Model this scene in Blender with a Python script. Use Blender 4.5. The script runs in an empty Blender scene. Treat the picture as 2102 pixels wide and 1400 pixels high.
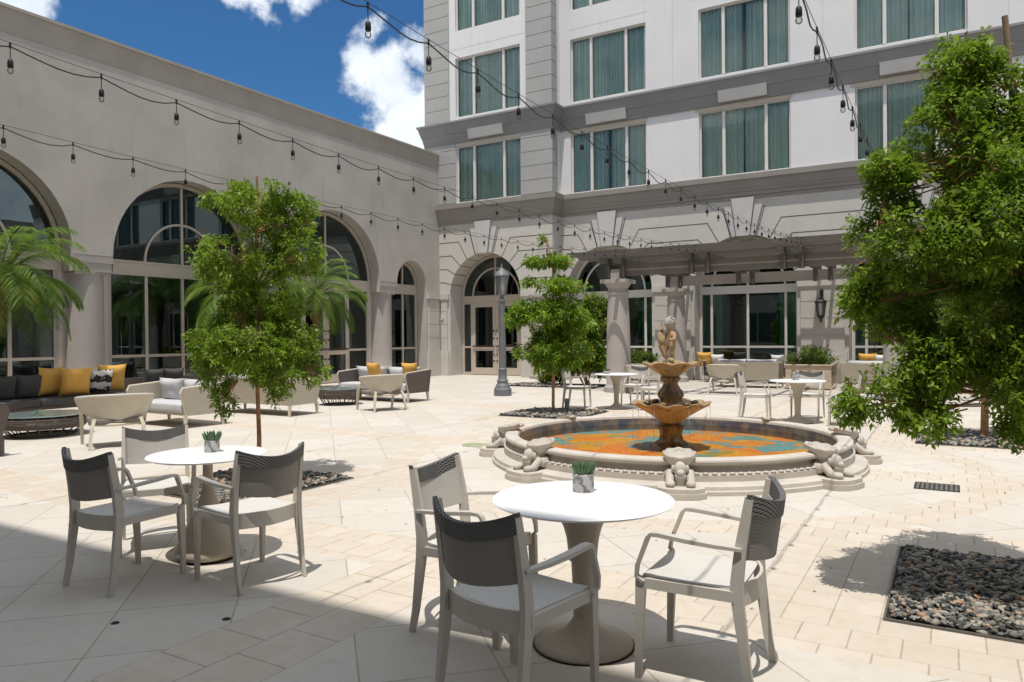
import bpy, bmesh, math, random
import numpy as np
from mathutils import Vector, Matrix, noise
C = bpy.context.scene.collection
PI = math.pi
rad = math.radians
sin, cos = math.sin, math.cos

# ------------------------------------------------------------------ scene set-up
sc = bpy.context.scene
w = bpy.data.worlds.new("World"); sc.world = w; w.use_nodes = True
sc.view_settings.view_transform = 'Standard'
sc.view_settings.look = 'None'
sc.view_settings.gamma = 1.0
sc.view_settings.exposure = 0.20

# ------------------------------------------------------------------ node helper
class X:
    """a value in a node tree with arithmetic"""
    def __init__(s, nt, sock): s.nt = nt; s.s = sock
    def _m(s, op, *o):
        n = s.nt.nodes.new('ShaderNodeMath'); n.operation = op
        for i, v in enumerate((s,) + o):
            if isinstance(v, X): s.nt.links.new(v.s, n.inputs[i])
            else: n.inputs[i].default_value = v
        return X(s.nt, n.outputs[0])
    def __add__(s, o): return s._m('ADD', o)
    def __sub__(s, o): return s._m('SUBTRACT', o)
    def __mul__(s, o): return s._m('MULTIPLY', o)
    def __truediv__(s, o): return s._m('DIVIDE', o)
    def lt(s, o): return s._m('LESS_THAN', o)
    def gt(s, o): return s._m('GREATER_THAN', o)
    def mx(s, o): return s._m('MAXIMUM', o)
    def mn(s, o): return s._m('MINIMUM', o)
    def abs(s): return s._m('ABSOLUTE')
    def fract(s): return s._m('FRACT')
    def floor(s): return s._m('FLOOR')
    def sin(s): return s._m('SINE')
    def step(s, a, b):
        n = s.nt.nodes.new('ShaderNodeMapRange'); n.interpolation_type = 'SMOOTHSTEP'
        s.nt.links.new(s.s, n.inputs[0]); n.inputs[1].default_value = a; n.inputs[2].default_value = b
        return X(s.nt, n.outputs[0])

def coords(nt, kind='Object'):
    n = nt.nodes.new('ShaderNodeTexCoord'); s = nt.nodes.new('ShaderNodeSeparateXYZ')
    nt.links.new(n.outputs[kind], s.inputs[0])
    return n.outputs[kind], X(nt, s.outputs[0]), X(nt, s.outputs[1]), X(nt, s.outputs[2])
def tnoise(nt, vec, scale, detail=3.0, rough=0.55, out=0):
    n = nt.nodes.new('ShaderNodeTexNoise'); n.inputs['Scale'].default_value = scale
    n.inputs['Detail'].default_value = detail; n.inputs['Roughness'].default_value = rough
    if vec is not None: nt.links.new(vec, n.inputs['Vector'])
    return X(nt, n.outputs[out])
def vscale(nt, vec, v):
    n = nt.nodes.new('ShaderNodeVectorMath'); n.operation = 'MULTIPLY'
    nt.links.new(vec, n.inputs[0]); n.inputs[1].default_value = v
    return n.outputs[0]
def mix(nt, f, a, b):
    n = nt.nodes.new('ShaderNodeMix'); n.data_type = 'RGBA'
    for i, v in ((0, f), (6, a), (7, b)):
        if isinstance(v, X): nt.links.new(v.s, n.inputs[i])
        elif hasattr(v, 'is_linked'): nt.links.new(v, n.inputs[i])
        elif isinstance(v, (tuple, list)): n.inputs[i].default_value = tuple(v)[:3] + (1,)
        else: n.inputs[i].default_value = v
    return n.outputs[2]
def newmat(name):
    m = bpy.data.materials.new(name); m.use_nodes = True
    nt = m.node_tree; b = nt.nodes['Principled BSDF']
    return m, nt, b
def bump(nt, b, h, strength, dist=0.01):
    n = nt.nodes.new('ShaderNodeBump'); n.inputs['Strength'].default_value = strength
    n.inputs['Distance'].default_value = dist
    nt.links.new(h.s, n.inputs['Height']); nt.links.new(n.outputs[0], b.inputs['Normal'])
def cmul(c, k): return tuple(min(1, v * k) for v in c)

def pmat(name, col, rough=0.8, ns=3.0, amt=0.12, fine=60.0, bs=0.15, metal=0.0, stain=None, stain_amt=0.0, sscale=1.2, spec=0.35, streak=0.0):
    """matt material: base colour with broad and fine mottling and a fine bump"""
    m, nt, b = newmat(name)
    v, x, y, z = coords(nt)
    n1 = tnoise(nt, v, ns, 4.0); n2 = tnoise(nt, v, fine, 2.0)
    f = (n1 * 0.7 + n2 * 0.3).step(0.3, 0.7)
    c = mix(nt, f, cmul(col, 1 - amt), cmul(col, 1 + amt))
    if stain:
        s = tnoise(nt, v, sscale, 5.0, 0.65).step(0.5, 0.72) * stain_amt
        c = mix(nt, s, c, stain)
    if streak:   # rain runs: noise stretched down the wall
        s = tnoise(nt, vscale(nt, v, (5, 5, 0.45)), 1.0, 5, 0.6).step(0.50, 0.74) * tnoise(nt, v, 0.6, 3).step(0.35, 0.65) * streak
        c = mix(nt, s, c, cmul(col, 0.62))
    nt.links.new(c, b.inputs['Base Color'])
    b.inputs['Roughness'].default_value = rough; b.inputs['Metallic'].default_value = metal
    b.inputs['Specular IOR Level'].default_value = spec
    if bs: bump(nt, b, n2, bs, 0.004)
    return m

def glass_mat(name, tint, gloss=0.9, base=0.05, rough=0.0, wav=0.0):
    m, nt, b = newmat(name); nt.nodes.remove(b)
    out = nt.nodes['Material Output']
    t = nt.nodes.new('ShaderNodeBsdfTransparent'); t.inputs[0].default_value = tint + (1,)
    g = nt.nodes.new('ShaderNodeBsdfGlossy'); g.inputs[0].default_value = (gloss if isinstance(gloss, tuple) else (gloss,) * 3) + (1,); g.inputs['Roughness'].default_value = rough
    fr = nt.nodes.new('ShaderNodeLayerWeight'); fr.inputs[0].default_value = 0.35
    k = X(nt, fr.outputs['Fresnel']) * 0.9 + base
    mx_ = nt.nodes.new('ShaderNodeMixShader')
    nt.links.new(k.s, mx_.inputs[0]); nt.links.new(t.outputs[0], mx_.inputs[1]); nt.links.new(g.outputs[0], mx_.inputs[2])
    if wav:
        v, x, y, z = coords(nt)
        h = tnoise(nt, v, wav, 2.0)
        bn = nt.nodes.new('ShaderNodeBump'); bn.inputs['Strength'].default_value = 0.6; bn.inputs['Distance'].default_value = 0.02
        nt.links.new(h.s, bn.inputs['Height']); nt.links.new(bn.outputs[0], g.inputs['Normal'])
    nt.links.new(mx_.outputs[0], out.inputs[0])
    return m

def leaf_mat(name, dark, light, tip=None):
    m, nt, b = newmat(name); out = nt.nodes['Material Output']
    a = nt.nodes.new('ShaderNodeAttribute'); a.attribute_name = 'rnd'
    f = X(nt, a.outputs['Fac'])
    v, x, y, z = coords(nt)
    f2 = (f * 0.75 + tnoise(nt, v, 3.0, 2.0) * 0.5 - 0.12)
    c = mix(nt, f2, dark, light)
    if tip: c = mix(nt, f.step(0.9, 0.97), c, tip)
    nt.links.new(c, b.inputs['Base Color']); b.inputs['Roughness'].default_value = 0.5
    b.inputs['Specular IOR Level'].default_value = 0.4
    t = nt.nodes.new('ShaderNodeBsdfTranslucent')
    tc = mix(nt, 0.55, c, (0.22, 0.36, 0.03))
    nt.links.new(tc, t.inputs[0])
    mx_ = nt.nodes.new('ShaderNodeMixShader'); mx_.inputs[0].default_value = 0.44
    nt.links.new(b.outputs[0], mx_.inputs[1]); nt.links.new(t.outputs[0], mx_.inputs[2])
    nt.links.new(mx_.outputs[0], out.inputs[0])
    return m

def weave_mat(name, c1, c2, su=60.0, sv=60.0, bs=0.6, rough=0.7, vertical=False):
    """woven strips: checker of two tones over the object's own x/z (and y)"""
    m, nt, b = newmat(name)
    v, x, y, z = coords(nt)
    h = (x + y) * su
    g = z * sv
    a = (h * PI).sin(); c = (g * PI).sin()
    p = a * c
    f = p.step(-0.25, 0.25)
    n = tnoise(nt, v, 9.0, 3.0)
    col = mix(nt, f, c1, c2)
    col = mix(nt, n.step(0.35, 0.8) * 0.25, col, cmul(c1, 0.7))
    nt.links.new(col, b.inputs['Base Color']); b.inputs['Roughness'].default_value = rough
    bump(nt, b, a.abs() + c.abs(), bs, 0.003)
    return m

# ------------------------------------------------------------------ mesh builder
class MB:
    def __init__(s): s.v = []; s.f = []; s.mi = []; s.k = 0
    def quad(s, a, b, c, d):
        n = len(s.v); s.v += [a, b, c, d]; s.f.append((n, n + 1, n + 2, n + 3)); s.mi.append(s.k); return s
    def poly(s, pts):
        n = len(s.v); s.v += list(pts); s.f.append(tuple(range(n, n + len(pts)))); s.mi.append(s.k); return s
    def _hex(s, p):
        n = len(s.v); s.v += p
        for q in ((0, 3, 2, 1), (4, 5, 6, 7), (0, 1, 5, 4), (1, 2, 6, 5), (2, 3, 7, 6), (3, 0, 4, 7)):
            s.f.append(tuple(n + i for i in q)); s.mi.append(s.k)
        return s
    def box(s, x0, x1, y0, y1, z0, z1):
        return s._hex([(x0, y0, z0), (x1, y0, z0), (x1, y1, z0), (x0, y1, z0), (x0, y0, z1), (x1, y0, z1), (x1, y1, z1), (x0, y1, z1)])
    def rbox(s, x0, x1, y0, y1, z0, z1, c=0.01):
        """box with chamfered edges"""
        bm = bmesh.new(); bmesh.ops.create_cube(bm, size=1)
        for v in bm.verts: v.co = Vector(((x0 + x1) / 2 + v.co.x * (x1 - x0), (y0 + y1) / 2 + v.co.y * (y1 - y0), (z0 + z1) / 2 + v.co.z * (z1 - z0)))
        bmesh.ops.bevel(bm, geom=bm.edges[:], offset=c, segments=2, affect='EDGES', profile=0.5)
        s.bm(bm); return s
    def bm(s, bm, M=None):
        bm.verts.index_update(); n = len(s.v)
        for v in bm.verts: s.v.append(tuple(M @ v.co) if M else tuple(v.co))
        for f in bm.faces: s.f.append(tuple(n + v.index for v in f.verts)); s.mi.append(s.k)
        bm.free(); return s
    def prism(s, pts, axis, a, b):
        """extrude 2D polygon pts along axis ('x','y','z') from a to b"""
        def P(p, t):
            if axis == 'y': return (p[0], t, p[1])
            if axis == 'x': return (t, p[0], p[1])
            return (p[0], p[1], t)
        n = len(s.v); k = len(pts)
        s.v += [P(p, a) for p in pts] + [P(p, b) for p in pts]
        s.f.append(tuple(range(n, n + k))); s.f.append(tuple(range(n + 2 * k - 1, n + k - 1, -1)))
        for i in range(k):
            j = (i + 1) % k; s.f.append((n + i, n + i + k, n + j + k, n + j))
        s.mi += [s.k] * (k + 2); return s
    def lathe(s, prof, seg=32, c=(0, 0, 0), sx=1, sy=1, fn=None, a0=0, a1=2 * PI):
        full = abs(a1 - a0 - 2 * PI) < 1e-6
        n = len(s.v); m = seg if full else seg + 1
        for (r, z) in prof:
            for i in range(m):
                t = a0 + (a1 - a0) * i / seg
                rr = r * (fn(t, r, z) if fn else 1)
                s.v.append((c[0] + rr * cos(t) * sx, c[1] + rr * sin(t) * sy, c[2] + z))
        for j in range(len(prof) - 1):
            for i in range(seg):
                i2 = (i + 1) % m
                s.f.append((n + j * m + i, n + j * m + i2, n + (j + 1) * m + i2, n + (j + 1) * m + i)); s.mi.append(s.k)
        return s
    def disc(s, c, r, seg=32, up=True):
        p = [(c[0] + r * cos(2 * PI * i / seg), c[1] + r * sin(2 * PI * i / seg), c[2]) for i in range(seg)]
        return s.poly(p if up else p[::-1])
    def tube(s, pts, r, seg=8, cap=True, sq=None, ref=None):
        """round (or rectangular sq=(w,h)) tube along points; r scalar or list"""
        P = [Vector(p) for p in pts]; n0 = len(s.v); k = len(P)
        R = r if isinstance(r, (list, tuple)) else [r] * k
        if ref is None: ref = (0, 1, 0) if sum(abs((P[i + 1] - P[i]).normalized().z) for i in range(k - 1)) / (k - 1) > 0.6 else (0, 0, 1)
        up = Vector(ref)
        for i, p in enumerate(P):
            d = (P[min(i + 1, k - 1)] - P[max(i - 1, 0)]).normalized()
            u = d.cross(up)
            if u.length < 0.02: u = d.cross(Vector((0.3, 0.9, 0.2)))
            u.normalize(); q = u.cross(d).normalized()
            if sq:
                a, b = sq[0] / 2 * R[i], sq[1] / 2 * R[i]
                for (e, f_) in ((-a, -b), (a, -b), (a, b), (-a, b)): s.v.append(tuple(p + u * e + q * f_))
            else:
                for j in range(seg):
                    t = 2 * PI * j / seg; s.v.append(tuple(p + (u * cos(t) + q * sin(t)) * R[i]))
        m = 4 if sq else seg
        for i in range(k - 1):
            for j in range(m):
                j2 = (j + 1) % m
                s.f.append((n0 + i * m + j, n0 + i * m + j2, n0 + (i + 1) * m + j2, n0 + (i + 1) * m + j)); s.mi.append(s.k)
        if cap:
            s.f.append(tuple(n0 + j for j in range(m))[::-1]); s.f.append(tuple(n0 + (k - 1) * m + j for j in range(m))); s.mi += [s.k] * 2
        return s
    def grid(s, fn, nu, nv, thick=None):
        """fn(u,v)->xyz, u,v in 0..1; optional thickness along normal direction vector fn2"""
        n = len(s.v)
        for j in range(nv + 1):
            for i in range(nu + 1): s.v.append(tuple(fn(i / nu, j / nv)))
        for j in range(nv):
            for i in range(nu):
                a = n + j * (nu + 1) + i
                s.f.append((a, a + 1, a + nu + 2, a + nu + 1)); s.mi.append(s.k)
        return s
    def slab(s, f1, f2, nu, nv, k2=None):
        """closed solid between two grids f1 (front) and f2 (back)"""
        n = len(s.v); s.grid(f1, nu, nv); n2 = len(s.v)
        if k2 is not None: s.k = k2
        s.grid(f2, nu, nv)
        def idx(b, i, j): return b + j * (nu + 1) + i
        for i in range(nu):
            for j, fl in ((0, 0), (nv, 1)):
                q = (idx(n, i, j), idx(n, i + 1, j), idx(n2, i + 1, j), idx(n2, i, j)); s.f.append(q if fl else q[::-1]); s.mi.append(s.k)
        for j in range(nv):
            for i, fl in ((0, 1), (nu, 0)):
                q = (idx(n, i, j), idx(n, i, j + 1), idx(n2, i, j + 1), idx(n2, i, j)); s.f.append(q if fl else q[::-1]); s.mi.append(s.k)
        return s
    def ell(s, c, r, seg=14, rot=None, nz=0.0, seed=0):
        bm = bmesh.new(); bmesh.ops.create_uvsphere(bm, u_segments=seg, v_segments=max(6, seg * 2 // 3), radius=1)
        M = Matrix.Translation(c) @ (rot.to_4x4() if rot else Matrix()) @ Matrix.Diagonal((r[0], r[1], r[2], 1))
        if nz:
            for v in bm.verts: v.co *= 1 + nz * noise.noise(v.co * 2.2 + Vector((seed, seed * 1.7, 0)))
        s.bm(bm, M); return s
    def build(s, name, mats, parent=None, smooth=35, fixn=True, loc=None):
        me = bpy.data.meshes.new(name); me.from_pydata(s.v, [], s.f)
        if not isinstance(mats, (list, tuple)): mats = [mats]
        for m in mats: me.materials.append(m)
        if len(mats) > 1: me.polygons.foreach_set('material_index', s.mi)
        if fixn:
            bm = bmesh.new(); bm.from_mesh(me); bmesh.ops.recalc_face_normals(bm, faces=bm.faces); bm.to_mesh(me); bm.free()
        if smooth:
            me.shade_smooth(); me.set_sharp_from_angle(angle=rad(smooth))
        me.update(); me.validate()
        o = bpy.data.objects.new(name, me); C.objects.link(o)
        if parent: o.parent = parent
        if loc: o.location = loc
        return o

def tag(o, label, cat, group=None, kind=None):
    if label: o['label'] = label
    if cat: o['category'] = cat
    if group: o['group'] = group
    if kind: o['kind'] = kind
    return o
def thing(name, label, cat, loc=(0, 0, 0), rz=0, group=None):
    o = bpy.data.objects.new(name, None); C.objects.link(o)
    o.location = loc; o.rotation_euler = (0, 0, rz); o.empty_display_size = 0.2
    return tag(o, label, cat, group)
def kids(o): return [c for c in bpy.data.objects if c.parent == o]
KID = {}
def dup(root, loc, rz, label, group=None):
    def cp(o, par):
        c = o.copy(); C.objects.link(c); c.parent = par
        for k in kids(o): cp(k, c)
        return c
    src = kids(root); sub = {k: kids(k) for k in src}
    r = root.copy(); C.objects.link(r); r.location = loc; r.rotation_euler = (0, 0, rz); r['label'] = label
    if group: r['group'] = group
    for k in src:
        c = k.copy(); C.objects.link(c); c.parent = r
        for g in sub[k]:
            d = g.copy(); C.objects.link(d); d.parent = c
    return r

# ------------------------------------------------------------------ materials
STUCCO = pmat('stucco_taupe', (0.47, 0.435, 0.39), 0.9, 0.8, 0.10, 45, 0.35, stain=(0.39, 0.36, 0.32), stain_amt=0.5, sscale=0.7, streak=0.35)
STUCCO2 = pmat('stucco_grey_lower', (0.54, 0.51, 0.465), 0.9, 1.0, 0.06, 50, 0.3, stain=(0.44, 0.40, 0.355), stain_amt=0.35, sscale=0.8, streak=0.3)
WHITEW = pmat('stucco_white', (0.68, 0.665, 0.655), 0.9, 0.8, 0.03, 50, 0.2, streak=0.22)
GREYQ = pmat('quoin_grey', (0.37, 0.36, 0.345), 0.9, 1.2, 0.05, 50, 0.25)
CORN = pmat('cornice_grey', (0.245, 0.235, 0.23), 0.85, 1.2, 0.06, 50, 0.2, streak=0.3)
KEY = pmat('keystone_light', (0.52, 0.50, 0.48), 0.85, 1.5, 0.05, 50, 0.2)
JOINT = pmat('joint_dark', (0.10, 0.092, 0.085), 0.9, 3, 0.1, 50, 0)
COLM = pmat('column_taupe', (0.40, 0.36, 0.335), 0.85, 1.2, 0.06, 50, 0.25, stain=(0.33, 0.29, 0.26), stain_amt=0.4)
FRAME = pmat('window_frame_beige', (0.50, 0.43, 0.36), 0.5, 4, 0.03, 50, 0)
FRAMEW = pmat('window_frame_light', (0.66, 0.62, 0.57), 0.5, 4, 0.03, 50, 0)
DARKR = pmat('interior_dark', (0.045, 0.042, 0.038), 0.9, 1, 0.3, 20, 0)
DARKF = pmat('interior_floor', (0.06, 0.05, 0.04), 0.6, 2, 0.3, 20, 0)
GLASS = glass_mat('pane_glass', (0.50, 0.66, 0.60), (0.52, 0.64, 0.66), 0.14)
GLASSU = glass_mat('pane_glass_green', (0.92, 0.98, 0.965), (0.50, 0.56, 0.55), 0.05)
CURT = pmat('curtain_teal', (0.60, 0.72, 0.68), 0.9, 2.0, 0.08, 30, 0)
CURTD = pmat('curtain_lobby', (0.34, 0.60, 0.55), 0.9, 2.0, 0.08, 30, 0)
PERG = pmat('pergola_brown', (0.10, 0.087, 0.074), 0.8, 3, 0.12, 40, 0.2)
BLACKM = pmat('black_metal', (0.012, 0.012, 0.013), 0.45, 6, 0.2, 50, 0, spec=0.5)
POSTM = pmat('lamp_post_grey', (0.145, 0.15, 0.16), 0.5, 6, 0.08, 50, 0.05, spec=0.5)
BRONZE = pmat('handle_bronze', (0.05, 0.03, 0.022), 0.4, 8, 0.1, 50, 0, spec=0.5)
BARK = pmat('bark_brown', (0.36, 0.20, 0.10), 0.9, 12, 0.3, 40, 0.6)
PBARK = pmat('palm_bark', (0.20, 0.10, 0.055), 0.9, 14, 0.4, 40, 0.8)
STAKE = pmat('stake_wood', (0.26, 0.18, 0.13), 0.85, 15, 0.2, 60, 0.2)
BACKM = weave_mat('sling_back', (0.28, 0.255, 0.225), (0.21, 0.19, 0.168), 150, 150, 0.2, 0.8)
SEATM = weave_mat('sling_seat', (0.62, 0.60, 0.56), (0.50, 0.48, 0.445), 150, 150, 0.2, 0.8)
CHF = pmat('chair_frame', (0.53, 0.49, 0.43), 0.55, 6, 0.04, 90, 0.05)
TABW = pmat('table_white', (0.80, 0.80, 0.80), 0.35, 3, 0.015, 50, 0, spec=0.4)
TABT = pmat('table_taupe', (0.42, 0.36, 0.285), 0.5, 3, 0.03, 50, 0)
RUB = pmat('rubber_black', (0.015, 0.015, 0.015), 0.7, 6, 0.1, 50, 0)
CUSHG = pmat('cushion_grey', (0.50, 0.50, 0.51), 0.9, 3, 0.06, 120, 0.3)
CUSHD = pmat('cushion_charcoal', (0.075, 0.072, 0.07), 0.9, 3, 0.12, 120, 0.3)
CUSHB = pmat('cushion_brown_grey', (0.20, 0.175, 0.15), 0.9, 3, 0.1, 120, 0.3)
YEL = pmat('pillow_mustard', (0.66, 0.37, 0.085), 0.85, 3, 0.06, 120, 0.25)
WHT = pmat('pillow_white', (0.70, 0.68, 0.64), 0.85, 3, 0.04, 120, 0.25)
WICK = weave_mat('wicker_beige', (0.48, 0.43, 0.34), (0.40, 0.35, 0.275), 46, 46)
WICKD = weave_mat('wicker_brown', (0.13, 0.10, 0.085), (0.09, 0.072, 0.062), 46, 46)
ROPE = pmat('rope_beige', (0.60, 0.53, 0.42), 0.8, 4, 0.05, 200, 0.5)
BAND = weave_mat('woven_black_band', (0.012, 0.012, 0.012), (0.22, 0.21, 0.20), 125, 125, 0.4)
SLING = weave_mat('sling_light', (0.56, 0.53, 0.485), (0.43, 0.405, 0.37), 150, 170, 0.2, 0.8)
TOPG = glass_mat('tabletop_glass', (0.45, 0.55, 0.52), 0.8, 0.15)
BULB = glass_mat('bulb_glass', (0.93, 0.92, 0.90), 0.8, 0.03)
SOCK = pmat('socket_black', (0.012, 0.014, 0.014), 0.5, 6, 0.1, 50, 0, spec=0.4)
STONE = pmat('cast_stone', (0.50, 0.455, 0.40), 0.85, 3, 0.12, 70, 0.5, stain=(0.34, 0.29, 0.235), stain_amt=0.55, sscale=2.5)
PLANT = pmat('planter_wood', (0.50, 0.40, 0.30), 0.8, 5, 0.12, 60, 0.2)
LEAF_A = leaf_mat('leaf_green', (0.045, 0.105, 0.009), (0.31, 0.43, 0.030))
LEAF_B = leaf_mat('leaf_bright', (0.05, 0.12, 0.010), (0.28, 0.42, 0.028))
LEAF_C = leaf_mat('leaf_croton', (0.03, 0.075, 0.010), (0.20, 0.30, 0.02), (0.60, 0.48, 0.03))
LEAF_P = leaf_mat('leaf_palm', (0.05, 0.11, 0.014), (0.20, 0.31, 0.045), (0.36, 0.35, 0.10))
LEAF_S = leaf_mat('leaf_succulent', (0.10, 0.20, 0.10), (0.24, 0.36, 0.22))
LEAF_H = leaf_mat('leaf_hedge', (0.03, 0.06, 0.010), (0.17, 0.22, 0.03))
SOIL = pmat('soil_dark', (0.035, 0.03, 0.026), 0.95, 8, 0.4, 40, 0.5)
STEEL = pmat('edge_steel', (0.12, 0.115, 0.10), 0.6, 6, 0.1, 50, 0.1)

def marble():
    m, nt, b = newmat('pot_marble'); v, x, y, z = coords(nt)
    n = tnoise(nt, v, 16, 5, 0.6); f = ((x + z * 1.3 + y) * 60 + n * 16).sin().step(-0.2, 0.9)
    nt.links.new(mix(nt, f, (0.46, 0.45, 0.43), (0.17, 0.17, 0.165)), b.inputs['Base Color']); b.inputs['Roughness'].default_value = 0.5
    return m
MARB = marble()
def zebra():
    m, nt, b = newmat('pillow_patterned'); v, x, y, z = coords(nt)
    f = ((z * 26) + tnoise(nt, v, 9, 2) * 7).sin().step(-0.1, 0.1)
    nt.links.new(mix(nt, f, (0.03, 0.025, 0.02), (0.6, 0.58, 0.54)), b.inputs['Base Color']); b.inputs['Roughness'].default_value = 0.85
    return m
ZEB = zebra()
def stained():
    m, nt, b = newmat('fountain_rusty_stone'); v, x, y, z = coords(nt)
    n1 = tnoise(nt, v, 5, 4, 0.6); n2 = tnoise(nt, vscale(nt, v, (9, 9, 2.2)), 1.6, 4, 0.6)
    c = mix(nt, n1.step(0.3, 0.7), (0.38, 0.29, 0.185), (0.27, 0.185, 0.10))
    c = mix(nt, n2.step(0.46, 0.66) * 0.75, c, (0.46, 0.255, 0.07))
    c = mix(nt, tnoise(nt, vscale(nt, v, (12, 12, 2)), 1.2, 3).step(0.55, 0.68) * 0.8, c, (0.06, 0.045, 0.03))
    nt.links.new(c, b.inputs['Base Color']); b.inputs['Roughness'].default_value = 0.45
    bump(nt, b, tnoise(nt, v, 40, 3), 0.5, 0.006); return m
RUST = stained()
def darkstone():
    m, nt, b = newmat('fountain_wet_stone'); v, x, y, z = coords(nt)
    c = mix(nt, tnoise(nt, vscale(nt, v, (8, 8, 3)), 2, 4).step(0.4, 0.65), (0.09, 0.055, 0.022), (0.26, 0.145, 0.045))
    nt.links.new(c, b.inputs['Base Color']); b.inputs['Roughness'].default_value = 0.3
    bump(nt, b, tnoise(nt, v, 40, 3), 0.5, 0.006); return m
WET = darkstone()
def mural():
    m, nt, b = newmat('pool_floor_paint'); v, x, y, z = coords(nt)
    vv = vscale(nt, v, (1, 1, 1))
    n = tnoise(nt, vv, 2.2, 4, 0.65); n2 = tnoise(nt, vv, 2.3, 2, 0.6, 0); n3 = tnoise(nt, vv, 14, 3)
    sh = nt.nodes.new('ShaderNodeVectorMath'); sh.operation = 'ADD'; nt.links.new(v, sh.inputs[0]); sh.inputs[1].default_value = (7.3, 2.1, 0)
    k = tnoise(nt, sh.outputs[0], 1.7, 4, 0.66)
    c = mix(nt, n.step(0.42, 0.56), (0.86, 0.22, 0.006), (0.80, 0.35, 0.012))
    c = mix(nt, k.step(0.515, 0.56), c, (0.14, 0.36, 0.38))
    c = mix(nt, n2.step(0.62, 0.68) * 0.6, c, (0.20, 0.27, 0.04))
    c = mix(nt, n3.step(0.45, 0.75) * 0.3, c, (0.30, 0.09, 0.01))
    c = mix(nt, tnoise(nt, v, 38, 2).step(0.52, 0.66) * 0.5, c, (0.12, 0.12, 0.05))
    nt.links.new(c, b.inputs['Base Color']); b.inputs['Roughness'].default_value = 0.8
    return m
MURAL = mural()
WATER = glass_mat('pool_water', (0.95, 0.98, 0.94), 0.5, 0.0, 0.0, 14.0)
def tilem():
    m, nt, b = newmat('pool_wall_tile'); v, x, y, z = coords(nt)
    c = mix(nt, tnoise(nt, v, 6, 3).step(0.4, 0.6), (0.075, 0.09, 0.13), (0.19, 0.17, 0.145))
    nt.links.new(c, b.inputs['Base Color']); b.inputs['Roughness'].default_value = 0.3; return m
TILE = tilem()
def gravel(name='gravel_mixed'):
    m, nt, b = newmat(name)
    a = nt.nodes.new('ShaderNodeAttribute'); a.attribute_name = 'rnd'; f = X(nt, a.outputs['Fac'])
    c = mix(nt, f.step(0.15, 0.45), (0.035, 0.038, 0.036), (0.15, 0.145, 0.13))
    c = mix(nt, f.step(0.55, 0.75), c, (0.33, 0.30, 0.25)); c = mix(nt, f.step(0.88, 0.95), c, (0.36, 0.21, 0.12))
    nt.links.new(c, b.inputs['Base Color']); b.inputs['Roughness'].default_value = 0.7
    return m
GRAV = gravel()

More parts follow.
